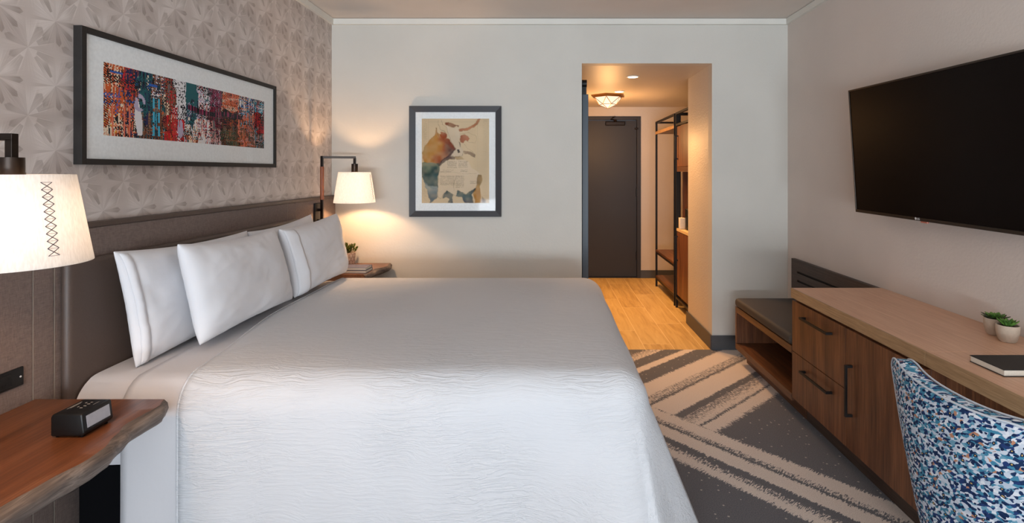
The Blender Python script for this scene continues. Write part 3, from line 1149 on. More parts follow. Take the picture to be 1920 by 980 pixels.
# ------------------------------------------------------------------ alarm clock
ck = thing('alarm_clock', 'small black box alarm clock with grey screen on the near nightstand', 'alarm clock', (-1.36, 1.575, .675))
cx0, cx1, cy0, cy1, cz = -1.408, -1.314, 1.512, 1.616, .675
t_ = bmesh.new()
mm = MB.__new__(MB)
mm.bm = t_
mm.prism([(cx0, cz + .004), (cx1 - .004, cz + .004), (cx1 + .003, cz + .014), (cx1 - .004, cz + .068), (cx0 + .006, cz + .068), (cx0, cz + .058)], 'y', cy0, cy1)
bmesh.ops.bevel(t_, geom=[e for e in t_.edges], offset=.005, segments=3, profile=.5, affect='EDGES')
cbm = MB()
cbm.add(t_)
build('body', cbm, 'black', ck, smooth=True)
sc_ = MB()
sx = lambda z: cx1 + .003 - .007 * (z - .014) / .054 + .0008
vs = [(sx(.024), cy0 + .012, cz + .024), (sx(.024), cy1 - .012, cz + .024), (sx(.058), cy1 - .012, cz + .058), (sx(.058), cy0 + .012, cz + .058)]
vv = [sc_.bm.verts.new(p) for p in vs] + [sc_.bm.verts.new((p[0] - .003, p[1], p[2])) for p in vs]
for f in ((0, 1, 2, 3), (4, 7, 6, 5), (0, 4, 5, 1), (1, 5, 6, 2), (2, 6, 7, 3), (3, 7, 4, 0)):
    sc_.bm.faces.new([vv[i] for i in f])
build('screen', sc_, 'lcd', ck, label='grey display of the clock')
for x in (cx0 + .012, cx1 - .012):
    for y in (cy0 + .012, cy1 - .012):
        build('rubber_foot', MB().cyl((x, y, cz), (x, y, cz + .006), .005, n=10), 'black_soft', ck)
pr_ = MB()
for (x, y, w_, l_) in [(-1.390, 1.545, .0014, .05), (-1.386, 1.552, .0014, .035), (-1.36, 1.552, .008, .003), (-1.36, 1.565, .008, .003), (-1.36, 1.578, .008, .003),
                       (-1.36, 1.590, .006, .003), (-1.340, 1.575, .001, .022), (-1.372, 1.558, .003, .006), (-1.372, 1.585, .003, .006)]:
    pr_.box(x, x + w_, y, y + l_, cz + .0678, cz + .0684)
build('button_print', pr_, 'dark_print', ck)

# ------------------------------------------------------------------ books, plant on the far nightstand
def book(label, x0, x1, y0, y1, z0, th, cover, open_side=('x0', 'y0'), group=None, name='book', cat='book', spine='y1', r=.0015):
    t = thing(name, label, cat, ((x0 + x1) / 2, (y0 + y1) / 2, z0), group)
    c = .0025
    mb = MB().rbox(x0, x1, y0, y1, z0, z0 + c, .001, 1).rbox(x0, x1, y0, y1, z0 + th - c, z0 + th, .001, 1)
    if spine == 'y1':
        mb.box(x0, x1, y1 - c, y1, z0 + c, z0 + th - c)
        pg = (x0 + .003, x1 - .003, y0 + .003, y1 - c)
    else:
        mb.box(x1 - c, x1, y0, y1, z0 + c, z0 + th - c)
        pg = (x0 + .003, x1 - c, y0 + .003, y1 - .003)
    build('cover', mb, cover, t)
    build('pages', MB().box(*pg, z0 + c, z0 + th - c), 'paper', t)
    return t


book('grey hardcover book, lower of the two on the far nightstand', -1.515, -1.300, 3.838, 3.985, .700, .020, 'book_gray', group='books on the far nightstand')
book('navy hardcover book, upper of the two on the far nightstand', -1.515, -1.302, 3.840, 3.980, .7205, .019, 'book_navy', group='books on the far nightstand')


def leaf_blade(bm, base, direction, length, width, curl, thick=.0012, up=Vector((0, 0, 1))):
    d = Vector(direction).normalized()
    side = d.cross(up)
    side = side.normalized() if side.length > 1e-4 else Vector((1, 0, 0))
    nrm = side.cross(d).normalized()
    n = 6
    rings = []
    for i in range(n + 1):
        t = i / n
        wd = width * (math.sin(PI * min(1, t * .92 + .06)) ** .8) * (1 if t < .999 else 0.02)
        p = Vector(base) + d * (length * t) + nrm * (curl * t * t * length)
        tk = thick * (1 - t * .6) * 2
        rings.append([bm.verts.new(p - side * wd + nrm * wd * .25), bm.verts.new(p - nrm * tk), bm.verts.new(p + side * wd + nrm * wd * .25), bm.verts.new(p + nrm * tk)])
    for A, B in zip(rings, rings[1:]):
        for k in range(4):
            bm.faces.new((A[k], A[(k + 1) % 4], B[(k + 1) % 4], B[k]))
    bm.faces.new(rings[0][::-1])
    bm.faces.new(rings[-1])


pp = thing('potted_plant', 'green leafy plant in a triangle-patterned pot on the far nightstand', 'plant', (-1.555, 4.175, .700))
c_ = (-1.555, 4.175, .700)
build('pot', MB().lathe([(0, 0), (.046, 0), (.050, .006), (.056, .098), (.056, .101), (.051, .101), (.050, .088), (0, .088)], c_, 40), 'pot_tri', pp, smooth=True)
build('soil', MB().lathe([(0, .0895), (.0495, .0885)], c_, 24), 'soil', pp)
lf = MB()
random.seed(21)
for s in range(15):
    a = s * 2.4
    rr = .006 + .0135 * (s % 4)
    base = Vector((c_[0] + rr * math.cos(a), c_[1] + rr * math.sin(a), .785))
    hgt = random.uniform(.045, .085) * (1 - .25 * (s % 4) / 3)
    tip = base + Vector((math.cos(a) * rr * .7, math.sin(a) * rr * .7, hgt))
    lf.tube([base, (base + tip) / 2 + Vector((0, 0, .002)), tip], .0018, 5)
    for k in range(9):
        b2 = a + k * 2.4
        f = .35 + .65 * k / 8
        p = base.lerp(tip, f)
        leaf_blade(lf.bm, p, (math.cos(b2), math.sin(b2), .35 + .9 * f * f), random.uniform(.017, .025), .0085, .25)
build('leaves', lf, 'leaf', pp, smooth=True)

# ------------------------------------------------------------------ pictures
def painted_grid(name, w, h, cols, parent, place, mat):
    """flat printed sheet; one face per colour cell. cols[h,w,3] linear; place(u,v)->world"""
    bm = bmesh.new()
    V = [[bm.verts.new(place(i / w, j / h)) for i in range(w + 1)] for j in range(h + 1)]
    for j in range(h):
        for i in range(w):
            bm.faces.new((V[j][i], V[j][i + 1], V[j + 1][i + 1], V[j + 1][i]))
    o = build(name, bm, mat, parent)
    at = o.data.attributes.new('paint', 'FLOAT_COLOR', 'FACE')
    rgba = np.ones((h * w, 4), dtype=np.float32)
    rgba[:, :3] = cols.reshape(-1, 3)
    at.data.foreach_set('color', rgba.ravel())
    return o


def L3(a):
    a = np.asarray(a, dtype=float) / 255.0
    return np.where(a <= .04045, a / 12.92, ((a + .055) / 1.055) ** 2.4)


def vnoise(h, w, sy, sx, seed):
    g = np.random.default_rng(seed)
    ny, nx = int(h / sy) + 3, int(w / sx) + 3
    G = g.random((ny, nx))
    y = np.arange(h) / sy
    x = np.arange(w) / sx
    y0, x0 = y.astype(int), x.astype(int)
    fy, fx = y - y0, x - x0
    fy, fx = fy * fy * (3 - 2 * fy), fx * fx * (3 - 2 * fx)
    a = G[y0][:, x0]
    b_ = G[y0][:, x0 + 1]
    c = G[y0 + 1][:, x0]
    d = G[y0 + 1][:, x0 + 1]
    return (a * (1 - fx) + b_ * fx) * (1 - fy)[:, None] + (c * (1 - fx) + d * fx) * fy[:, None]


# --- woven artwork over the bed
def woven():
    W, Hh = 300, 76
    pal = dict(o=(200, 92, 44), c=(226, 208, 182), k=(20, 18, 26), b=(112, 62, 40), n=(36, 38, 78), l=(40, 90, 170), t=(30, 92, 98), d=(26, 58, 68),
               y=(70, 170, 200), r=(196, 34, 38), e=(116, 26, 40), w=(222, 220, 222), g=(104, 100, 102), p=(206, 146, 138), s=(216, 116, 90), m=(140, 46, 80),
               h=(226, 170, 60), f=(58, 88, 66), v=(176, 166, 190), a=(146, 110, 86))
    pal = {k: L3(v) for k, v in pal.items()}
    tt = lambda u: (1.695 / ((1025 - u) / 1000) - 2.055) / 1.167
    # (first pixel column, warp colours, weft colours) from top rows to bottom rows
    zones = [(200, ['occobk', 'ocbool', 'ococck'], ['ocbsk', 'oosbl', 'ohsck']),
             (234, ['nkobrn', 'nbkosn', 'nosbkc'], ['nkrb', 'nlbo', 'nosk']),
             (262, ['tdnkct', 'tttdnt', 'nkbtab'], ['tnlk', 'ttdk', 'nbak']),
             (288, ['bkawnd', 'bkaotd', 'bkatyd'], ['bokw', 'abkt', 'boka']),
             (312, ['brkabg', 'brkagc', 'reokbr'], ['rkb', 'bka', 'rkb']),
             (333, ['wwkwww', 'wkwwkw', 'rkwrkr'], ['wkw', 'kwk', 'rwk']),
             (352, ['tttttt', 'tdnkvt', 'wgkdwc'], ['ttt', 'tkn', 'ogw']),
             (374, ['wtkwrw', 'wvkvwp', 'wpkrcw'], ['vwk', 'kkp', 'wkm']),
             (398, ['gmvkgm', 'mekmeg', 'gpkmpw'], ['gmk', 'eke', 'pgk']),
             (420, ['skokpo', 'kodkkb', 'gbakfb'], ['osc', 'kke', 'fab']),
             (450, ['wkycek', 'skoykg', 'skoafb'], ['skl', 'kso', 'kop']),
             (480, ['kwykrg', 'ekrkbr', 'gkyfkp'], ['ykw', 'rke', 'pkf'])]
    n1 = vnoise(Hh, W, 12, 14, 3)
    n2 = vnoise(Hh, W, 6, 6, 4)
    nc = vnoise(Hh, W, 22, 1.6, 6)
    nr = vnoise(Hh, W, 1.6, 24, 7)
    g = np.random.default_rng(5)
    img = np.zeros((Hh, W, 3))
    starts = [tt(z[0]) * W for z in zones]
    for i in range(W):
        for j in range(Hh):
            v = 1 - j / Hh                        # 0 at the top
            xx = i + (n1[j, i] - .5) * 10
            zi = max(k for k, x0 in enumerate(starts) if k == 0 or xx >= x0)
            band = min(2, int((v + (n2[j, i] - .5) * .25) * 3)) if v > .02 else 0
            band = max(0, band)
            z = zones[zi]
            over = ((i // 2) + (j // 2)) % 2 == 0
            if zi in (5, 7) and v < .5:
                over = (i // 3 + j // 3) % 2 == 0
            if over or n2[j, i] > .62:
                P, k = z[1][band], np.clip((nc[j, i] - .5) * 1.7 + .5 + g.normal() * .05, 0, .999)
            else:
                P, k = z[2][band], np.clip((nr[j, i] - .5) * 1.7 + .5 + g.normal() * .05, 0, .999)
            img[j, i] = pal[P[int(k * len(P))]]
            if n1[j, i] > .70 and (i + 2 * j) % 5 < 2:
                img[j, i] = pal['k']
    cells = lambda i, j: (i // 2 + j // 2) % 2 == 0
    for i in range(W):
        for j in range(Hh):
            v, u = 1 - j / Hh, i / W
            if .41 < u < .80 and .40 < v + .03 * math.sin(u * 20) < .50 and nr[j, i] > .25:
                img[j, i] = pal['k'] if nc[j, i] < .66 else pal['m']
            for uu in (293, 303):
                if abs(u - tt(uu)) < .005 and v > .35 and (j // 4) % 4 != 0:
                    img[j, i] = pal['y']
            if abs(u - tt(332)) < .016 and v > .45 and ((i * 2 + j) % 8) < 4:
                img[j, i] = pal['r']
            if abs(u - tt(262) - (v - .5) * .03) < .005 + .012 * max(0, math.sin((v - .42) * 5)) and .42 < v < .97 and n2[j, i] > .2:
                img[j, i] = pal['w']
            if ((u - tt(266)) / .03) ** 2 + ((v - .48) / .13) ** 2 < 1 and n2[j, i] > .5:
                img[j, i] = pal['v']
            if ((u - tt(343)) / .017) ** 2 + ((v - .80) / .15) ** 2 < 1 and nc[j, i] > .2:
                img[j, i] = pal['v']
            for uu in (216, 238, 248):
                if abs(u - tt(uu)) < .004 and v > .55:
                    img[j, i] = pal['s']
            if tt(212) < u < tt(236) and .10 < v < .13 or (tt(284) < u < tt(300) and .17 < v < .21):
                img[j, i] = pal['l']
    return img


pc = thing('framed_picture', 'long dark-framed multicolour woven artwork hanging above the headboard', 'picture', (XL + .02, 2.65, 1.455))
PY0, PY1, PZ0, PZ1 = 1.948, 3.353, 1.457, 1.966
xb_, xf_ = XL + .001, -1.698
fw = .022
fm = MB().box(xb_, xf_, PY0, PY0 + fw, PZ0, PZ1).box(xb_, xf_, PY1 - fw, PY1, PZ0, PZ1)\
    .box(xb_, xf_, PY0 + fw, PY1 - fw, PZ0, PZ0 + fw).box(xb_, xf_, PY0 + fw, PY1 - fw, PZ1 - fw, PZ1)
build('frame', fm, 'frame', pc, bevel=.0012)
AY0, AY1, AZ0, AZ1 = 2.055, 3.222, 1.571, 1.854
build('mat_board', MB().box(xb_, xf_ - .010, PY0 + fw, PY1 - fw, PZ0 + fw, PZ1 - fw), 'mat_board', pc)
painted_grid('artwork', 300, 76, woven(), pc, lambda u, v: (xf_ - .0095, AY0 + (AY1 - AY0) * u, AZ0 + (AZ1 - AZ0) * v), attr_mat('woven_art'))
build('glass_pane', MB().box(xf_ - .006, xf_ - .004, PY0 + fw, PY1 - fw, PZ0 + fw, PZ1 - fw), 'glass', pc)


# --- longhorn picture on the back wall
def cow():
    W, Hh = 230, 288
    xs = np.linspace(132, 670, W)
    ys = np.linspace(812, 138, Hh)
    X, Y = np.meshgrid(xs, ys)
    wob = (vnoise(Hh, W, 9, 9, 1) - .5) * 9 + (vnoise(Hh, W, 3, 3, 41) - .5) * 4
    wob2 = (vnoise(Hh, W, 9, 9, 2) - .5) * 9 + (vnoise(Hh, W, 3, 3, 42) - .5) * 4
    Xw, Yw = X + wob, Y + wob2

    def inside(poly):
        r = np.zeros(X.shape, bool)
        n = len(poly)
        for q in range(n):
            (x1, y1), (x2, y2) = poly[q], poly[(q + 1) % n]
            c = ((y1 > Yw) != (y2 > Yw)) & (Xw < (x2 - x1) * (Yw - y1) / (y2 - y1 + 1e-9) + x1)
            r ^= c
        return r.astype(float)

    def soft(m, n):
        for _ in range(n):
            p = np.pad(m, 1, mode='edge')
            m = (p[:-2, 1:-1] + p[2:, 1:-1] + p[1:-1, :-2] + p[1:-1, 2:] + p[1:-1, 1:-1]) / 5
        return m
    img = np.ones((Hh, W, 3)) * L3((216, 192, 156))
    img *= (0.92 + .14 * vnoise(Hh, W, 40, 40, 5))[..., None]
    lines = ((np.round(Y / 5.0).astype(int) % 2) == 0) & (vnoise(Hh, W, 2, 4, 8) > .42)
    img[(((X > 145) & (X < 172)) | ((X > 622) & (X < 655))) & lines] *= .86
    for xx in (183, 578):
        img[np.abs(X - xx) < 1.4] *= .82
    for yy in (163, 722):
        img[(np.abs(Y - yy) < 1.4) & (X > 183) & (X < 578)] *= .84

    def wash(poly, stops, seed, alpha=.9, d=(0, 1), blur=2, rim=.12):
        """watercolour patch: stops of colour along direction d, darker where the paint pooled at the rim"""
        nonlocal img
        m0 = inside(poly)
        m = soft(m0, blur)
        px = np.array([p[0] * d[0] + p[1] * d[1] for p in poly])
        t = (X * d[0] + Y * d[1] - px.min()) / (px.max() - px.min())
        t = np.clip(t + (vnoise(Hh, W, 22, 22, seed) - .5) * .45, 0, 1)
        cs = np.array([L3(c) for c in stops])
        k = t * (len(cs) - 1)
        a = np.clip(k.astype(int), 0, len(cs) - 1)
        b_ = np.clip(a + 1, 0, len(cs) - 1)
        f = (k - a)[..., None]
        c = cs[a] * (1 - f) + cs[b_] * f
        pool = soft(m0, 6)
        c = c * (1 - rim * np.clip((1 - pool) * 2, 0, 1)[..., None])
        al = (alpha * m * (.74 + .30 * vnoise(Hh, W, 12, 12, seed + 50)))[..., None]
        al = np.clip(al, 0, 1)
        img = img * (1 - al) + c * al

    def stroke(pts, w_, c, alpha=.6):
        nonlocal img
        m = np.zeros(X.shape)
        for (x1, y1), (x2, y2) in zip(pts, pts[1:]):
            L2 = (x2 - x1) ** 2 + (y2 - y1) ** 2
            t = np.clip(((Xw - x1) * (x2 - x1) + (Yw - y1) * (y2 - y1)) / L2, 0, 1)
            dd = np.hypot(Xw - (x1 + t * (x2 - x1)), Yw - (y1 + t * (y2 - y1)))
            m = np.maximum(m, np.clip(1.4 - dd / w_, 0, 1))
        al = (np.clip(m, 0, 1) * alpha * (.5 + .5 * vnoise(Hh, W, 5, 5, 77)))[..., None]
        img = img * (1 - al) + L3(c) * al
    ink = (70, 58, 52)
    # pale body with a watermark rim
    body = [(262, 560), (275, 520), (310, 480), (345, 466), (390, 470), (430, 458), (480, 466), (505, 480), (525, 520), (580, 560), (604, 600), (590, 650), (570, 690),
            (520, 720), (480, 738), (430, 720), (410, 755), (378, 745), (340, 720), (300, 745), (285, 775), (262, 765), (258, 700), (262, 640), (268, 600)]
    wash(body, [(224, 204, 178), (216, 196, 168)], 11, .8, rim=.05)
    stroke(body[14:] + body[:3], 2.2, (120, 100, 84), .45)
    # hump, neck and shoulder: ochre to red brown to plum
    wash([(246, 205), (256, 250), (285, 270), (330, 292), (352, 300), (380, 350), (404, 386), (372, 424), (330, 452), (285, 490), (262, 520), (246, 492), (148, 490), (134, 420),
          (148, 360), (178, 325), (236, 265)], [(176, 134, 66), (186, 128, 54), (164, 86, 38), (128, 62, 40), (84, 52, 52)], 12, .97, (.85, .45), rim=.2)
    wash([(262, 520), (285, 478), (330, 440), (380, 396), (408, 378), (372, 424), (395, 440), (400, 462), (350, 462), (300, 492), (270, 520)], [(60, 44, 54), (92, 66, 62)], 14, .9, (1, 0))
    wash([(390, 440), (440, 436), (470, 460), (410, 470)], [(150, 116, 72), (170, 140, 90)], 34, .7, (1, 0), 4)
    # blue green chest
    wash([(134, 484), (200, 492), (266, 490), (276, 535), (258, 620), (262, 690), (240, 700), (200, 690), (160, 660), (134, 606)],
         [(96, 116, 96), (36, 66, 66), (58, 88, 88), (44, 78, 84)], 15, .97, (0, 1), rim=.25)
    wash([(140, 610), (180, 670), (258, 680), (258, 768), (222, 800), (200, 812), (172, 710)], [(52, 84, 90), (150, 158, 152), (110, 128, 134), (70, 92, 104)], 16, .9, (0, 1), rim=.25)
    wash([(298, 776), (306, 735), (335, 715), (378, 740), (378, 812), (342, 812), (352, 775), (330, 768)], [(38, 70, 74), (74, 92, 96), (50, 62, 72)], 17, .95, (0, 1))
    wash([(415, 710), (440, 722), (480, 742), (530, 715), (570, 690), (566, 722), (532, 742), (548, 812), (470, 812), (455, 770), (408, 758)], [(30, 54, 64), (40, 84, 90), (56, 66, 84)], 18, .95, (0, 1))
    # ochre flank and hind leg
    wash([(582, 585), (612, 590), (614, 630), (598, 680), (612, 812), (562, 812), (543, 740), (566, 700), (572, 640)], [(120, 96, 62), (180, 134, 58), (168, 112, 38), (186, 130, 52)], 19, .92, (0, 1), rim=.2)
    wash([(618, 762), (645, 800), (645, 812), (618, 812)], [(110, 78, 50), (80, 60, 44)], 20, .9)
    # face
    wash([(330, 190), (352, 205), (392, 215), (430, 205), (440, 250), (434, 330), (450, 370), (464, 400), (455, 432), (400, 440), (358, 438), (386, 402), (406, 380), (372, 330), (345, 280)],
         [(222, 206, 182), (206, 190, 168), (214, 196, 172)], 21, .72, (0, 1), rim=.12)
    wash([(272, 268), (290, 244), (318, 248), (332, 268), (330, 292), (300, 300)], [(170, 84, 40), (140, 58, 28)], 22, .95, (1, 0))
    wash([(300, 300), (340, 296), (372, 335), (404, 384), (384, 396), (340, 350), (310, 330)], [(150, 72, 34), (116, 58, 44)], 29, .8, (1, 1), 3)
    wash([(316, 168), (350, 166), (405, 188), (430, 196), (426, 208), (404, 196), (390, 214), (350, 200), (322, 186)], [(132, 66, 36), (116, 60, 40)], 23, .92)
    # horn sweeping right, pencilled left horn
    wash([(430, 220), (470, 214), (530, 194), (566, 165), (580, 140), (606, 138), (592, 165), (552, 205), (500, 230), (430, 238)], [(168, 84, 48), (196, 118, 76), (140, 84, 54)], 24, .95, (1, 0), rim=.25)
    stroke([(262, 150), (266, 190), (285, 230), (318, 240)], 2.0, ink, .55)
    stroke([(290, 150), (296, 185), (330, 205)], 1.6, ink, .5)
    stroke([(246, 210), (256, 262), (272, 285)], 2.4, (110, 74, 44), .6)
    stroke([(330, 205), (350, 270), (372, 330), (404, 380)], 1.8, ink, .45)
    stroke([(440, 262), (500, 250), (560, 268), (575, 300), (560, 330), (500, 322)], 1.6, ink, .45)
    stroke([(470, 340), (500, 380), (540, 396), (560, 430)], 1.5, ink, .4)
    wash([(438, 275), (470, 262), (508, 280), (515, 300), (500, 320), (480, 312), (466, 332), (440, 326)], [(150, 66, 34), (184, 96, 60)], 25, .97, (1, 0), rim=.25)
    wash([(430, 318), (442, 340), (442, 370), (434, 356)], [(60, 46, 42), (70, 56, 50)], 26, .85, blur=1)
    wash([(414, 386), (434, 388), (442, 408), (424, 414)], [(40, 38, 40), (56, 50, 48)], 27, .95, blur=1)
    wash([(360, 400), (390, 390), (372, 420), (362, 425)], [(90, 70, 68), (110, 90, 84)], 37, .6, blur=1)
    stroke([(360, 436), (400, 444), (455, 436), (464, 402)], 1.8, ink, .6)
    wash([(462, 398), (530, 400), (560, 424), (560, 446), (520, 432), (500, 420), (470, 424)], [(150, 122, 100), (108, 88, 76)], 28, .8, (1, 0))
    # small printed text showing through the body
    for (x0, x1, y0, y1, sd) in [(335, 412, 478, 535, 31), (425, 500, 472, 530, 32), (440, 498, 545, 566, 33), (280, 372, 560, 570, 37), (275, 395, 590, 672, 34), (402, 470, 590, 690, 35), (520, 600, 632, 660, 36), (300, 390, 545, 556, 38)]:
        m = (X > x0 + wob) & (X < x1 + wob) & (Y > y0) & (Y < y1)
        ln = ((np.round(Y / 4.2).astype(int) % 2) == 0) & (vnoise(Hh, W, 2, 2.5, sd) > .35)
        img[m & ln] *= .70
        img[m] *= .95
    stroke([(405, 590), (390, 660), (388, 715)], 3.0, (110, 92, 78), .4)
    stroke([(270, 570), (380, 566), (500, 580), (575, 578)], 1.3, ink, .4)
    return np.clip(img * .86, 0, 1)


cp = thing('framed_picture', 'portrait picture of a watercolour longhorn in a charcoal frame on the back wall', 'picture', (-.735, YB, 1.07))
U = lambda u: (u - 1025) * .00428
Zv = lambda v: 1.43 - (v - 322) * .00428
CX0, CX1, CZ0, CZ1 = U(768), U(940), Zv(406), Zv(199)
sc = .00428 / 4.263           # one pixel of the close view
cxx = lambda a: U(760) + a * sc
czz = lambda b_: Zv(190) - b_ * sc
yf = YB - .028
fr_ = MB()
ix0, ix1, iz0, iz1 = cxx(82), cxx(721), czz(874), czz(86)
def mitre(mb, o, i, yo, yi, yback):
    (ox0, ox1, oz0, oz1), (a0, a1, b0, b1) = o, i
    O = [(ox0, oz0), (ox1, oz0), (ox1, oz1), (ox0, oz1)]
    I = [(a0, b0), (a1, b0), (a1, b1), (a0, b1)]
    for k in range(4):
        j = (k + 1) % 4
        P = [(O[k][0], yo, O[k][1]), (O[j][0], yo, O[j][1]), (I[j][0], yi, I[j][1]), (I[k][0], yi, I[k][1])]
        Q = [(O[k][0], yback, O[k][1]), (O[j][0], yback, O[j][1]), (I[j][0], yback, I[j][1]), (I[k][0], yback, I[k][1])]
        v = [mb.bm.verts.new(p) for p in P + Q]
        for f in ((0, 1, 2, 3), (4, 7, 6, 5), (0, 4, 5, 1), (1, 5, 6, 2), (2, 6, 7, 3), (3, 7, 4, 0)):
            mb.bm.faces.new([v[q] for q in f])
mitre(fr_, (CX0, CX1, CZ0, CZ1), (ix0, ix1, iz0, iz1), yf - .004, yf + .006, YB - .001)
build('frame', fr_, 'frame_gray', cp)
build('mat_board', MB().box(ix0, ix1, yf + .012, YB - .001, iz0, iz1), 'mat_board', cp)
painted_grid('artwork', 230, 288, cow(), cp, lambda u, v: (cxx(132 + 538 * u), yf + .0115, czz(812 - 674 * v)), attr_mat('longhorn_art'))
build('glass_pane', MB().box(ix0, ix1, yf + .0075, yf + .0095, iz0, iz1), 'glass', cp)

# ------------------------------------------------------------------ luggage bench
BX, DXF = 1.415, 1.500
by0, by1 = 3.085, 4.00
bn = thing('luggage_bench', 'low walnut luggage bench with dark leather cushion and open cubby by the back wall', 'bench', (1.67, 3.54, 0))
build('cushion', MB().rbox(BX - .006, 1.912, by0, by1 + .006, .4245, .486, .024, 4), 'seat_leather', bn, smooth=True, label='dark brown leather cushion')
build('top_board', MB().box(BX, 1.912, by0, by1, .382, .424), 'walnut_y', bn, bevel=.0015)
build('side_panel', MB().box(BX, 1.912, by1 - .022, by1, .152, .381), 'walnut', bn, bevel=.0015)
build('side_panel', MB().box(BX + .02, 1.912, by0, by0 + .02, .152, .381), 'walnut', bn, bevel=.0015)
build('back_panel', MB().box(1.895, 1.912, by0 + .02, by1 - .022, .152, .381), 'walnut', bn)
build('shelf', MB().box(BX, 1.912, by0, by1, .108, .151), 'walnut_y', bn, bevel=.0015)
build('plinth', MB().box(DXF, 1.90, by0, by1 - .0, 0, .107), 'walnut_y', bn, bevel=.0015)

# luggage guard panel on the wall behind the bench
gp = thing('wall_guard', 'dark wood wall guard with routed slots behind the luggage bench', 'wall guard', (XR, 3.63, .47))
gp_y0, gp_y1 = 3.02, 4.165
pts = MB()
bm = pts.bm
gx0, gx1 = XR - .030, XR - .001
g_t = MB()
slots = [(.658, .673), (.592, .607), (.526, .541)]
zz = [.486] + [v for s_ in reversed(slots) for v in s_] + [.757]
for a, b_ in zip(zz[0::2], zz[1::2]):
    g_t.box(gx0, gx1, gp_y0, gp_y1, a, b_)
for a, b_ in slots:
    g_t.box(gx0, gx1, gp_y1 - .095, gp_y1, a, b_).box(gx0, gx1, gp_y0, gp_y0 + .05, a, b_)
bmesh.ops.remove_doubles(g_t.bm, verts=g_t.bm.verts, dist=1e-5)
build('panel', g_t, 'walnut_dark', gp)
build('slot_backing', MB().box(gx0 + .012, gx1, gp_y0 + .051, gp_y1 - .096, .5265, .6725), 'dark_gap', gp)

# ------------------------------------------------------------------ cabinet (dresser) with drawers and door
ky0, ky1 = 1.992, 3.075
kb = thing('dresser', 'walnut dresser with two drawers and a door under the far half of the desktop', 'dresser', (1.67, 2.53, 0))
fx = BX + .020
build('carcass', MB().box(fx + .001, 1.925, ky0, ky1, .128, .700), 'walnut', kb, bevel=.001)
build('plinth', MB().box(DXF, 1.90, ky0, ky1, 0, .127), 'walnut_dark', kb, bevel=.001)
ym = 2.523


def bar_handle(mb, p0, p1, x_face, axis):
    t = .006
    if axis == 'y':
        y0, y1, z = p0, p1[0], p1[1]
        mb.box(x_face - .034, x_face - .024, y0, y1, z - t, z + t)
        mb.box(x_face - .024, x_face, y0, y0 + .012, z - t, z + t)
        mb.box(x_face - .024, x_face, y1 - .012, y1, z - t, z + t)
    else:
        z0, z1, y = p0, p1[0], p1[1]
        mb.box(x_face - .034, x_face - .024, y - t, y + t, z0, z1)
        mb.box(x_face - .024, x_face, y - t, y + t, z0, z0 + .012)
        mb.box(x_face - .024, x_face, y - t, y + t, z1 - .012, z1)
    return mb


for z0, z1, zh, nm in ((.132, .399, .335, 'lower'), (.403, .692, .628, 'upper')):
    d = build('drawer', MB().box(BX, fx, ym + .002, ky1, z0, z1), 'walnut', kb, bevel=.0012)
    build('handle', bar_handle(MB(), 2.64, (2.925, zh), BX, 'y'), 'black_metal', d, bevel=.001)
d = build('door', MB().box(BX, fx, ky0, ym - .002, .132, .692), 'walnut', kb, bevel=.0012)
build('handle', bar_handle(MB(), .295, (.535, 2.472), BX, 'z'), 'black_metal', d, bevel=.001)

# ------------------------------------------------------------------ desk
dk = thing('desk', 'light oak desktop running along the right wall over the dresser to the knee space', 'desk', (1.67, 1.9, .706))
for a, b_ in ((1.990, 3.085), (.70, 1.9885)):
    build('desktop', MB().box(BX + .006, XR - .002, a, b_, .7065, .7595), 'oak', dk, bevel=.001)
    build('front_edge', MB().box(BX - .003, BX + .0055, a, b_, .7060, .7600), 'oak_edge', dk, bevel=.001)
build('modesty_panel', MB().box(1.90, 1.925, .74, 1.988, .10, .706), 'walnut', dk)
build('end_panel', MB().box(BX + .02, 1.925, .70, .738, 0, .706), 'walnut', dk, bevel=.001)

# small succulents and notebook on the desk
def succulent(label, c, r, h, seed, flat):
    t = thing('potted_succulent', label, 'plant', c, 'small succulents on the desk')
    build('pot', MB().lathe([(0, 0), (r * .66, 0), (r * .80, h * .12), (r * .97, h * .55), (r, h * .97), (r * .97, h), (r * .86, h * .99), (r * .85, h * .88), (0, h * .88)], c, 36), 'ceramic', t, smooth=True)
    g = random.Random(seed)
    inner, outer = MB(), MB()
    top = Vector(c) + Vector((0, 0, h * .90))
    for ring, (n, ln, wd, up) in enumerate([(9, .047, .012, .22), (8, .038, .0115, .55), (7, .026, .008, 1.0), (5, .018, .006, 2.2)]):
        if not flat:
            ln, wd, up = ln * .85, wd * .62, up + .35
        for k in range(n + (0 if flat else 3)):
            a = 2 * PI * k / (n + (0 if flat else 3)) + ring * .45 + g.uniform(-.1, .1)
            leaf_blade((outer if ring == 0 and flat else inner).bm, top + Vector((math.cos(a) * .004, math.sin(a) * .004, .001 * ring)),
                       (math.cos(a), math.sin(a), up), ln * g.uniform(.92, 1.06), wd, .18, .0016)
    build('soil', MB().lathe([(0, h * .895), (r * .84, h * .885)], c, 20), 'soil', t)
    if flat:
        build('outer_leaves', outer, 'leaf_dark', t, smooth=True, label='dark-tipped outer leaves')
    else:
        outer.bm.free()
    build('leaves', inner, 'leaf_rosette', t, smooth=True)
    return t


succulent('open green rosette succulent in a stone pot, farther one on the desk', (1.848, 2.20, .7605), .0375, .068, 3, True)
succulent('spiky green succulent in a stone pot, nearer one on the desk', (1.822, 2.108, .7605), .0385, .066, 9, False)
book('black hardcover notebook lying on the desktop behind the chair', 1.494, 1.735, 1.742, 1.885, .7605, .023, 'book_black', name='notebook', cat='notebook', spine='x1')

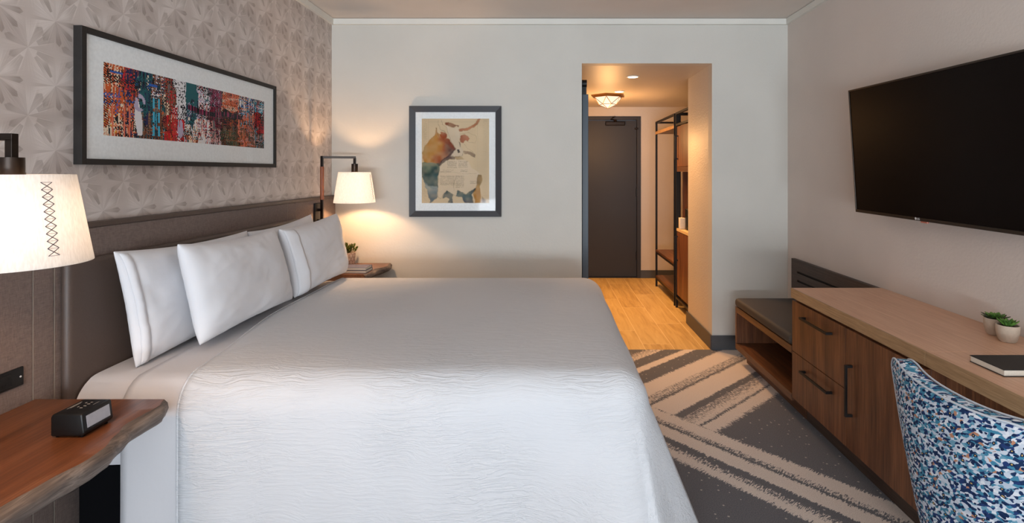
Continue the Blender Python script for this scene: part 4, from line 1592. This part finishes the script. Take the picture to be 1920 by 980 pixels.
# ------------------------------------------------------------------ television
tv = thing('television', 'large black flat television hung tilted on the right wall above the desk', 'television', (XR, 2.5, 1.2))
W2, H2, TD = 1.245, .706, .04
A = Vector((1.7515, 3.10, 1.898))      # far top front corner
Bq = Vector((1.7955, 3.10, 1.1975))    # far bottom front corner
dirl = Vector((.030, -1.0, -.012)).normalized()
upv = (A - Bq).normalized()
nrm = dirl.cross(upv).normalized()
if nrm.x > 0:
    nrm = -nrm


def tvp(u, v, w):       # u along the set from the far end, v up from the bottom, w behind the front
    return Bq + dirl * (W2 * u) + upv * (H2 * v) - nrm * w


def tvbox(mb, u0, u1, v0, v1, w0, w1):
    P = [tvp(u, v, w) for w in (w0, w1) for (u, v) in ((u0, v0), (u1, v0), (u1, v1), (u0, v1))]
    vs = [mb.bm.verts.new(p) for p in P]
    for f in ((0, 1, 2, 3), (4, 7, 6, 5), (0, 4, 5, 1), (1, 5, 6, 2), (2, 6, 7, 3), (3, 7, 4, 0)):
        mb.bm.faces.new([vs[i] for i in f])
    return mb


bu, bv = .006 / W2 * 1.3, .009 / H2
bz = MB()
tvbox(bz, 0, 1, 0, .022, 0, .022)
tvbox(bz, 0, 1, 1 - bv, 1, 0, .022)
tvbox(bz, 0, bu, .022, 1 - bv, 0, .022)
tvbox(bz, 1 - bu, 1, .022, 1 - bv, 0, .022)
build('bezel', bz, 'tv_bezel', tv, bevel=.001)
build('screen', tvbox(MB(), bu, 1 - bu, .022, 1 - bv, .003, .020), 'tv_screen', tv)
build('back_shell', tvbox(tvbox(MB(), .01, .99, .01, .99, .0225, .040), .12, .88, .05, .6, .041, .068), 'black', tv, bevel=.004)
# bracket to the wall
br_ = MB()
cpt = tvp(.5, .4, .069)
br_.box(min(cpt.x + .004, XR - .012), XR - .001, cpt.y - .22, cpt.y + .22, cpt.z - .12, cpt.z + .12)
build('wall_bracket', br_, 'black_metal', tv)


def text_mesh(s, size):
    cu = bpy.data.curves.new('lettering', 'FONT')
    cu.body = s
    cu.size = size
    cu.extrude = .0004
    cu.align_x = 'CENTER'
    to = bpy.data.objects.new('lettering', cu)
    COL.objects.link(to)
    bpy.context.view_layer.update()
    me = bpy.data.meshes.new_from_object(to.evaluated_get(bpy.context.evaluated_depsgraph_get()))
    bpy.data.objects.remove(to)
    bm = bmesh.new()
    bm.from_mesh(me)
    bpy.data.meshes.remove(me)
    return bm


lg = text_mesh('LG', .015)
bmesh.ops.translate(lg, verts=lg.verts, vec=(.012, 0, 0))
t2 = bmesh.new()
bmesh.ops.create_circle(t2, cap_ends=True, segments=20, radius=.0065, matrix=Matrix.Translation((-.006, .0055, 0)))
mq = MB.__new__(MB)
mq.bm = lg
mq.add(t2)
R = Matrix((dirl, upv, nrm)).transposed().to_4x4()
ctr = tvp(.395, .0062, -.0006)
bmesh.ops.transform(lg, matrix=Matrix.Translation(ctr) @ R, verts=lg.verts)
build('logo', lg, 'silver', tv, label='small silver maker mark on the bottom bezel')
build('ir_receiver', tvbox(MB(), .41, .445, -.012, 0, .004, .014), 'orange_led', tv, bevel=.002)

# ------------------------------------------------------------------ desk chair
ch = thing('desk_chair', 'desk chair in blue, navy and white speckled fabric, back to the camera', 'chair', (1.22, 1.36, 0))


def chair_shell():
    nu, nv = 36, 30
    cyc, zb, ztop = 1.362, .40, .864

    def hw(v):
        return .205 + .078 * (v ** .8)

    def pt(u, v, w):
        # u in -1..1 across, v 0..1 up ; w outer(0)/inner(1)
        # rounded top corners
        au = abs(u)
        ze = ztop - zb
        rc = .11
        vtop = ztop + .004 * math.cos(u * PI / 2)
        half = hw(v)
        y = half * u
        # super-ellipse shaping of the top outline
        lim = max(0.0, au - .62) / .38
        z = zb + ze * v + (.032 * au ** 2.2 - (lim ** 2.6) * .060) * (v ** 4)
        x = 1.005 + .070 * au ** 2.4 - .012 * v + .030 * (1 - v) ** 2
        n = Vector((1.0, -.33 * u * au, 0)).normalized()
        th = .052 * (1 - .35 * lim * v)
        p = Vector((x, cyc + y, z))
        return p + n * th if w else p
    mb = MB()
    out = [[pt(-1 + 2 * i / nu, j / nv, 0) for i in range(nu + 1)] for j in range(nv + 1)]
    inn = [[pt(-1 + 2 * i / nu, j / nv, 1) for i in range(nu + 1)] for j in range(nv + 1)]
    A = mb.grid(out)
    B = mb.grid(inn)
    for i in range(nu):
        mb.bm.faces.new((A[nv][i], A[nv][i + 1], B[nv][i + 1], B[nv][i]))
        mb.bm.faces.new((A[0][i], A[0][i + 1], B[0][i + 1], B[0][i]))
    for j in range(nv):
        mb.bm.faces.new((A[j][0], A[j + 1][0], B[j + 1][0], B[j][0]))
        mb.bm.faces.new((A[j][nu], A[j + 1][nu], B[j + 1][nu], B[j][nu]))
    rim_o = [out[j][nu] for j in range(nv + 1)] + [out[nv][i] for i in range(nu - 1, -1, -1)] + [out[j][0] for j in range(nv - 1, -1, -1)]
    rim_i = [inn[j][nu] for j in range(nv + 1)] + [inn[nv][i] for i in range(nu - 1, -1, -1)] + [inn[j][0] for j in range(nv - 1, -1, -1)]
    return mb, rim_o, rim_i


sh_, rim_o, rim_i = chair_shell()
bk = build('backrest', sh_, 'chair', ch, smooth=True, bevel=.010, seg=3)
build('piping', MB().tube([p + Vector((.0015, 0, .0005)) for p in rim_o], .0028, 6), 'piping_white', bk, smooth='all', label='pale piping along the back edge')
build('piping', MB().tube(rim_i, .0028, 6), 'piping_white', bk, smooth='all')
build('seat', MB().rbox(1.075, 1.50, 1.362 - .185, 1.362 + .185, .385, .475, .03, 4), 'chair', ch, smooth=True)
for sx_ in (1.10, 1.45):
    for sy_ in (-.15, .15):
        dx = -.03 if sx_ < 1.2 else .03
        build('leg', MB().cyl((sx_ + dx, 1.362 + sy_ * 1.1, 0), (sx_, 1.362 + sy_, .39), .011, .018, 16), 'leg_wood', ch, smooth=True)

# ------------------------------------------------------------------ entry: open wardrobe rack, kitchenette cabinet
rk = thing('wardrobe_rack', 'open black metal wardrobe rack with wood shelves beside the entry door', 'wardrobe', (1.65, 6.2, 0))
ry0, ry1, rx0, rx1 = 5.70, 6.68, 1.362, 1.925
ps = .022
fr = MB()
for x in (rx0, rx1 - ps):
    for y in (ry0, ry1 - ps):
        fr.box(x, x + ps, y, y + ps, 0, 2.055)
for z in (2.033, .415, .095):
    for x in (rx0, rx1 - ps):
        fr.box(x, x + ps, ry0 + ps, ry1 - ps, z, z + ps)
    for y in (ry0, ry1 - ps):
        fr.box(rx0 + ps, rx1 - ps, y, y + ps, z, z + ps)
build('frame', fr, 'black_metal', rk)
for z in (1.90, .438, .118):
    build('shelf', MB().box(rx0 + .001, rx1, ry0 + .001 + ps, ry1 - .001 - ps, z, z + .024), 'walnut_y', rk, bevel=.001)
build('hanging_rod', MB().cyl((1.64, ry0 + ps, 1.82), (1.64, ry1 - ps, 1.82), .013), 'black_metal', rk, smooth=True)
build('shelf_edge', MB().box(rx0 - .002, rx0 + .0005, ry0 + .003, ry1 - .003, 1.895, 1.93), 'oak_edge', rk)

kt = thing('kitchenette_cabinet', 'tall walnut refreshment cabinet with black frame at the entry corner', 'cabinet', (1.65, 5.33, 0))
qy0, qy1, qx0 = 5.03, 5.62, 1.372
fr = MB()
for y in (qy0, qy1):
    fr.box(rx0, rx0 + ps, y, y + ps, 0, 2.055).box(rx1 - ps, rx1, y, y + ps, 0, 2.055)
for z in (2.033, 1.912, .095):
    fr.box(rx0, rx0 + ps, qy0 + ps, qy1, z, z + ps)
fr.box(rx0 + ps, rx1 - ps, qy1, qy1 + ps, 2.033, 2.055)
fr.box(rx0 + ps, rx0 + ps + .03, qy1, qy1 + ps, .1, 2.03)
build('frame', fr, 'black_metal', kt)
build('lower_carcass', MB().box(qx0 + .022, 1.92, qy0 + ps, qy1 - .001, .118, .808), 'walnut', kt)
d = build('lower_door', MB().box(qx0, qx0 + .020, qy0 + ps, qy1 - .001, .140, .806), 'walnut', kt, bevel=.001)
build('handle', bar_handle(MB(), .50, (.76, qy1 - .04), qx0, 'z'), 'black_metal', d)
build('countertop', MB().box(qx0 - .004, 1.92, qy0 + ps, qy1 - .001, .810, .838), 'counter', kt, bevel=.001)
build('end_panel', MB().box(qx0 + .06, 1.92, qy1 - .02, qy1 - .001, .839, 1.43), 'walnut', kt)
build('back_panel', MB().box(1.90, 1.92, qy0 + ps, qy1 - .021, .839, 1.43), 'walnut', kt)
build('upper_carcass', MB().box(qx0 + .022, 1.92, qy0 + ps, qy1 - .001, 1.432, 1.905), 'walnut', kt)
d = build('upper_door', MB().box(qx0, qx0 + .020, qy0 + ps, qy1 - .001, 1.485, 1.905), 'walnut', kt, bevel=.001)
build('light_rail', MB().box(qx0, qx0 + .020, qy0 + ps, qy1 - .001, 1.432, 1.482), 'walnut_y', kt)
build('handle', bar_handle(MB(), 1.56, (1.81, qy1 - .04), qx0, 'z'), 'black_metal', d)

wb = build('tissue_box', MB().rbox(1.372, 1.428, 5.49, 5.55, .8395, .955, .004).lathe([(0, .9565), (.012, .9565), (.014, .955)], (1.40, 5.52, 0), 12), 'white_plastic', smooth=True, origin=(1.40, 5.52, .8395))
tag(wb, 'small white box standing at the counter corner of the refreshment cabinet', 'box')
cm = thing('coffee_maker', 'dark coffee maker on the counter of the refreshment cabinet', 'coffee maker', (1.47, 5.36, .8395))
build('body', MB().rbox(1.415, 1.56, 5.375, 5.46, .8395, 1.055, .010), 'black', cm, smooth=True)
build('brew_head', MB().rbox(1.415, 1.56, 5.29, 5.374, .985, 1.055, .010), 'black', cm, smooth=True)
build('drip_tray', MB().rbox(1.415, 1.56, 5.28, 5.374, .8395, .858, .004), 'bronze', cm, smooth=True)
cu_ = build('mug', MB().lathe([(0, 0), (.028, 0), (.034, .01), (.036, .062), (.033, .062), (.031, .012), (0, .012)], (1.428, 5.22, .8395), 24)
            .tube([(1.392, 5.22, .890), (1.378, 5.22, .882), (1.378, 5.22, .862), (1.394, 5.22, .856)], .004, 6), 'black', smooth=True, origin=(1.428, 5.22, .8395))
tag(cu_, 'dark mug beside the coffee maker on the cabinet counter', 'mug')

# ------------------------------------------------------------------ entry ceiling lights
cl = thing('ceiling_light', 'faceted white glass ceiling light with bronze rim in the entry', 'ceiling light', (.70, 6.1, HC))


def hexring(r, z, n=6, rot=0.0):
    return [Vector((.70 + r * math.cos(2 * PI * k / n + rot), 6.1 + r * math.sin(2 * PI * k / n + rot), z)) for k in range(n)]


r_top, r_mid, apex = hexring(.163, HC - .028, 6, .3), hexring(.098, HC - .105, 6, .3 + PI / 6), Vector((.70, 6.1, HC - .150))
bw, wr = MB(), MB()
T_ = [bw.bm.verts.new(p) for p in r_top]
Md = [bw.bm.verts.new(p) for p in r_mid]
Ap = bw.bm.verts.new(apex)
Tc = bw.bm.verts.new((.70, 6.1, HC - .028))
for k in range(6):
    j = (k + 1) % 6
    bw.bm.faces.new((T_[k], T_[j], Md[k]))
    bw.bm.faces.new((T_[j], Md[j], Md[k]))
    bw.bm.faces.new((Md[k], Md[j], Ap))
    bw.bm.faces.new((T_[k], Tc, T_[j]))
    for a, b_ in ((r_top[k], r_mid[k]), (r_top[j], r_mid[k]), (r_mid[k], r_mid[j]), (r_mid[k], apex)):
        wr.tube([a, b_], .0034, 6)
build('glass_bowl', bw, 'bowl', cl)
build('wire_frame', wr, 'brass', cl)
build('rim', MB().prism([(p.x, p.y) for p in hexring(.172, 0, 6, .3)], 'z', HC - .028, HC - .012)
      .prism([(p.x, p.y) for p in hexring(.205, 0, 6, .3)], 'z', HC - .012, HC - .0005), 'brass', cl)
light('ceiling_light_glow', 'POINT', (.70, 6.1, HC - .50), 30, WARM2, shadow_soft_size=.12)

for x, y, lb in ((.79, 4.89, 'round recessed downlight in the entry ceiling, nearest the bedroom'),
                 (.787, 5.79, 'small recessed downlight in the entry ceiling beside the faceted light')):
    dl = thing('downlight', lb, 'downlight', (x, y, HC), 'entry downlights')
    build('trim_ring', MB().lathe([(.046, -.001), (.062, -.001), (.062, -.005), (.048, -.007), (.046, -.001)], (x, y, HC), 32), 'trim', dl, smooth=True)
    build('lens', MB().lathe([(0, -.002), (.0455, -.002), (.0455, -.0045), (0, -.0045)], (x, y, HC), 32), 'downlight', dl)
    light('downlight_beam', 'SPOT', (x, y, HC - .03), 105, WARM2, (0, 0, 0), spot_size=math.radians(105), spot_blend=.7, shadow_soft_size=.05)
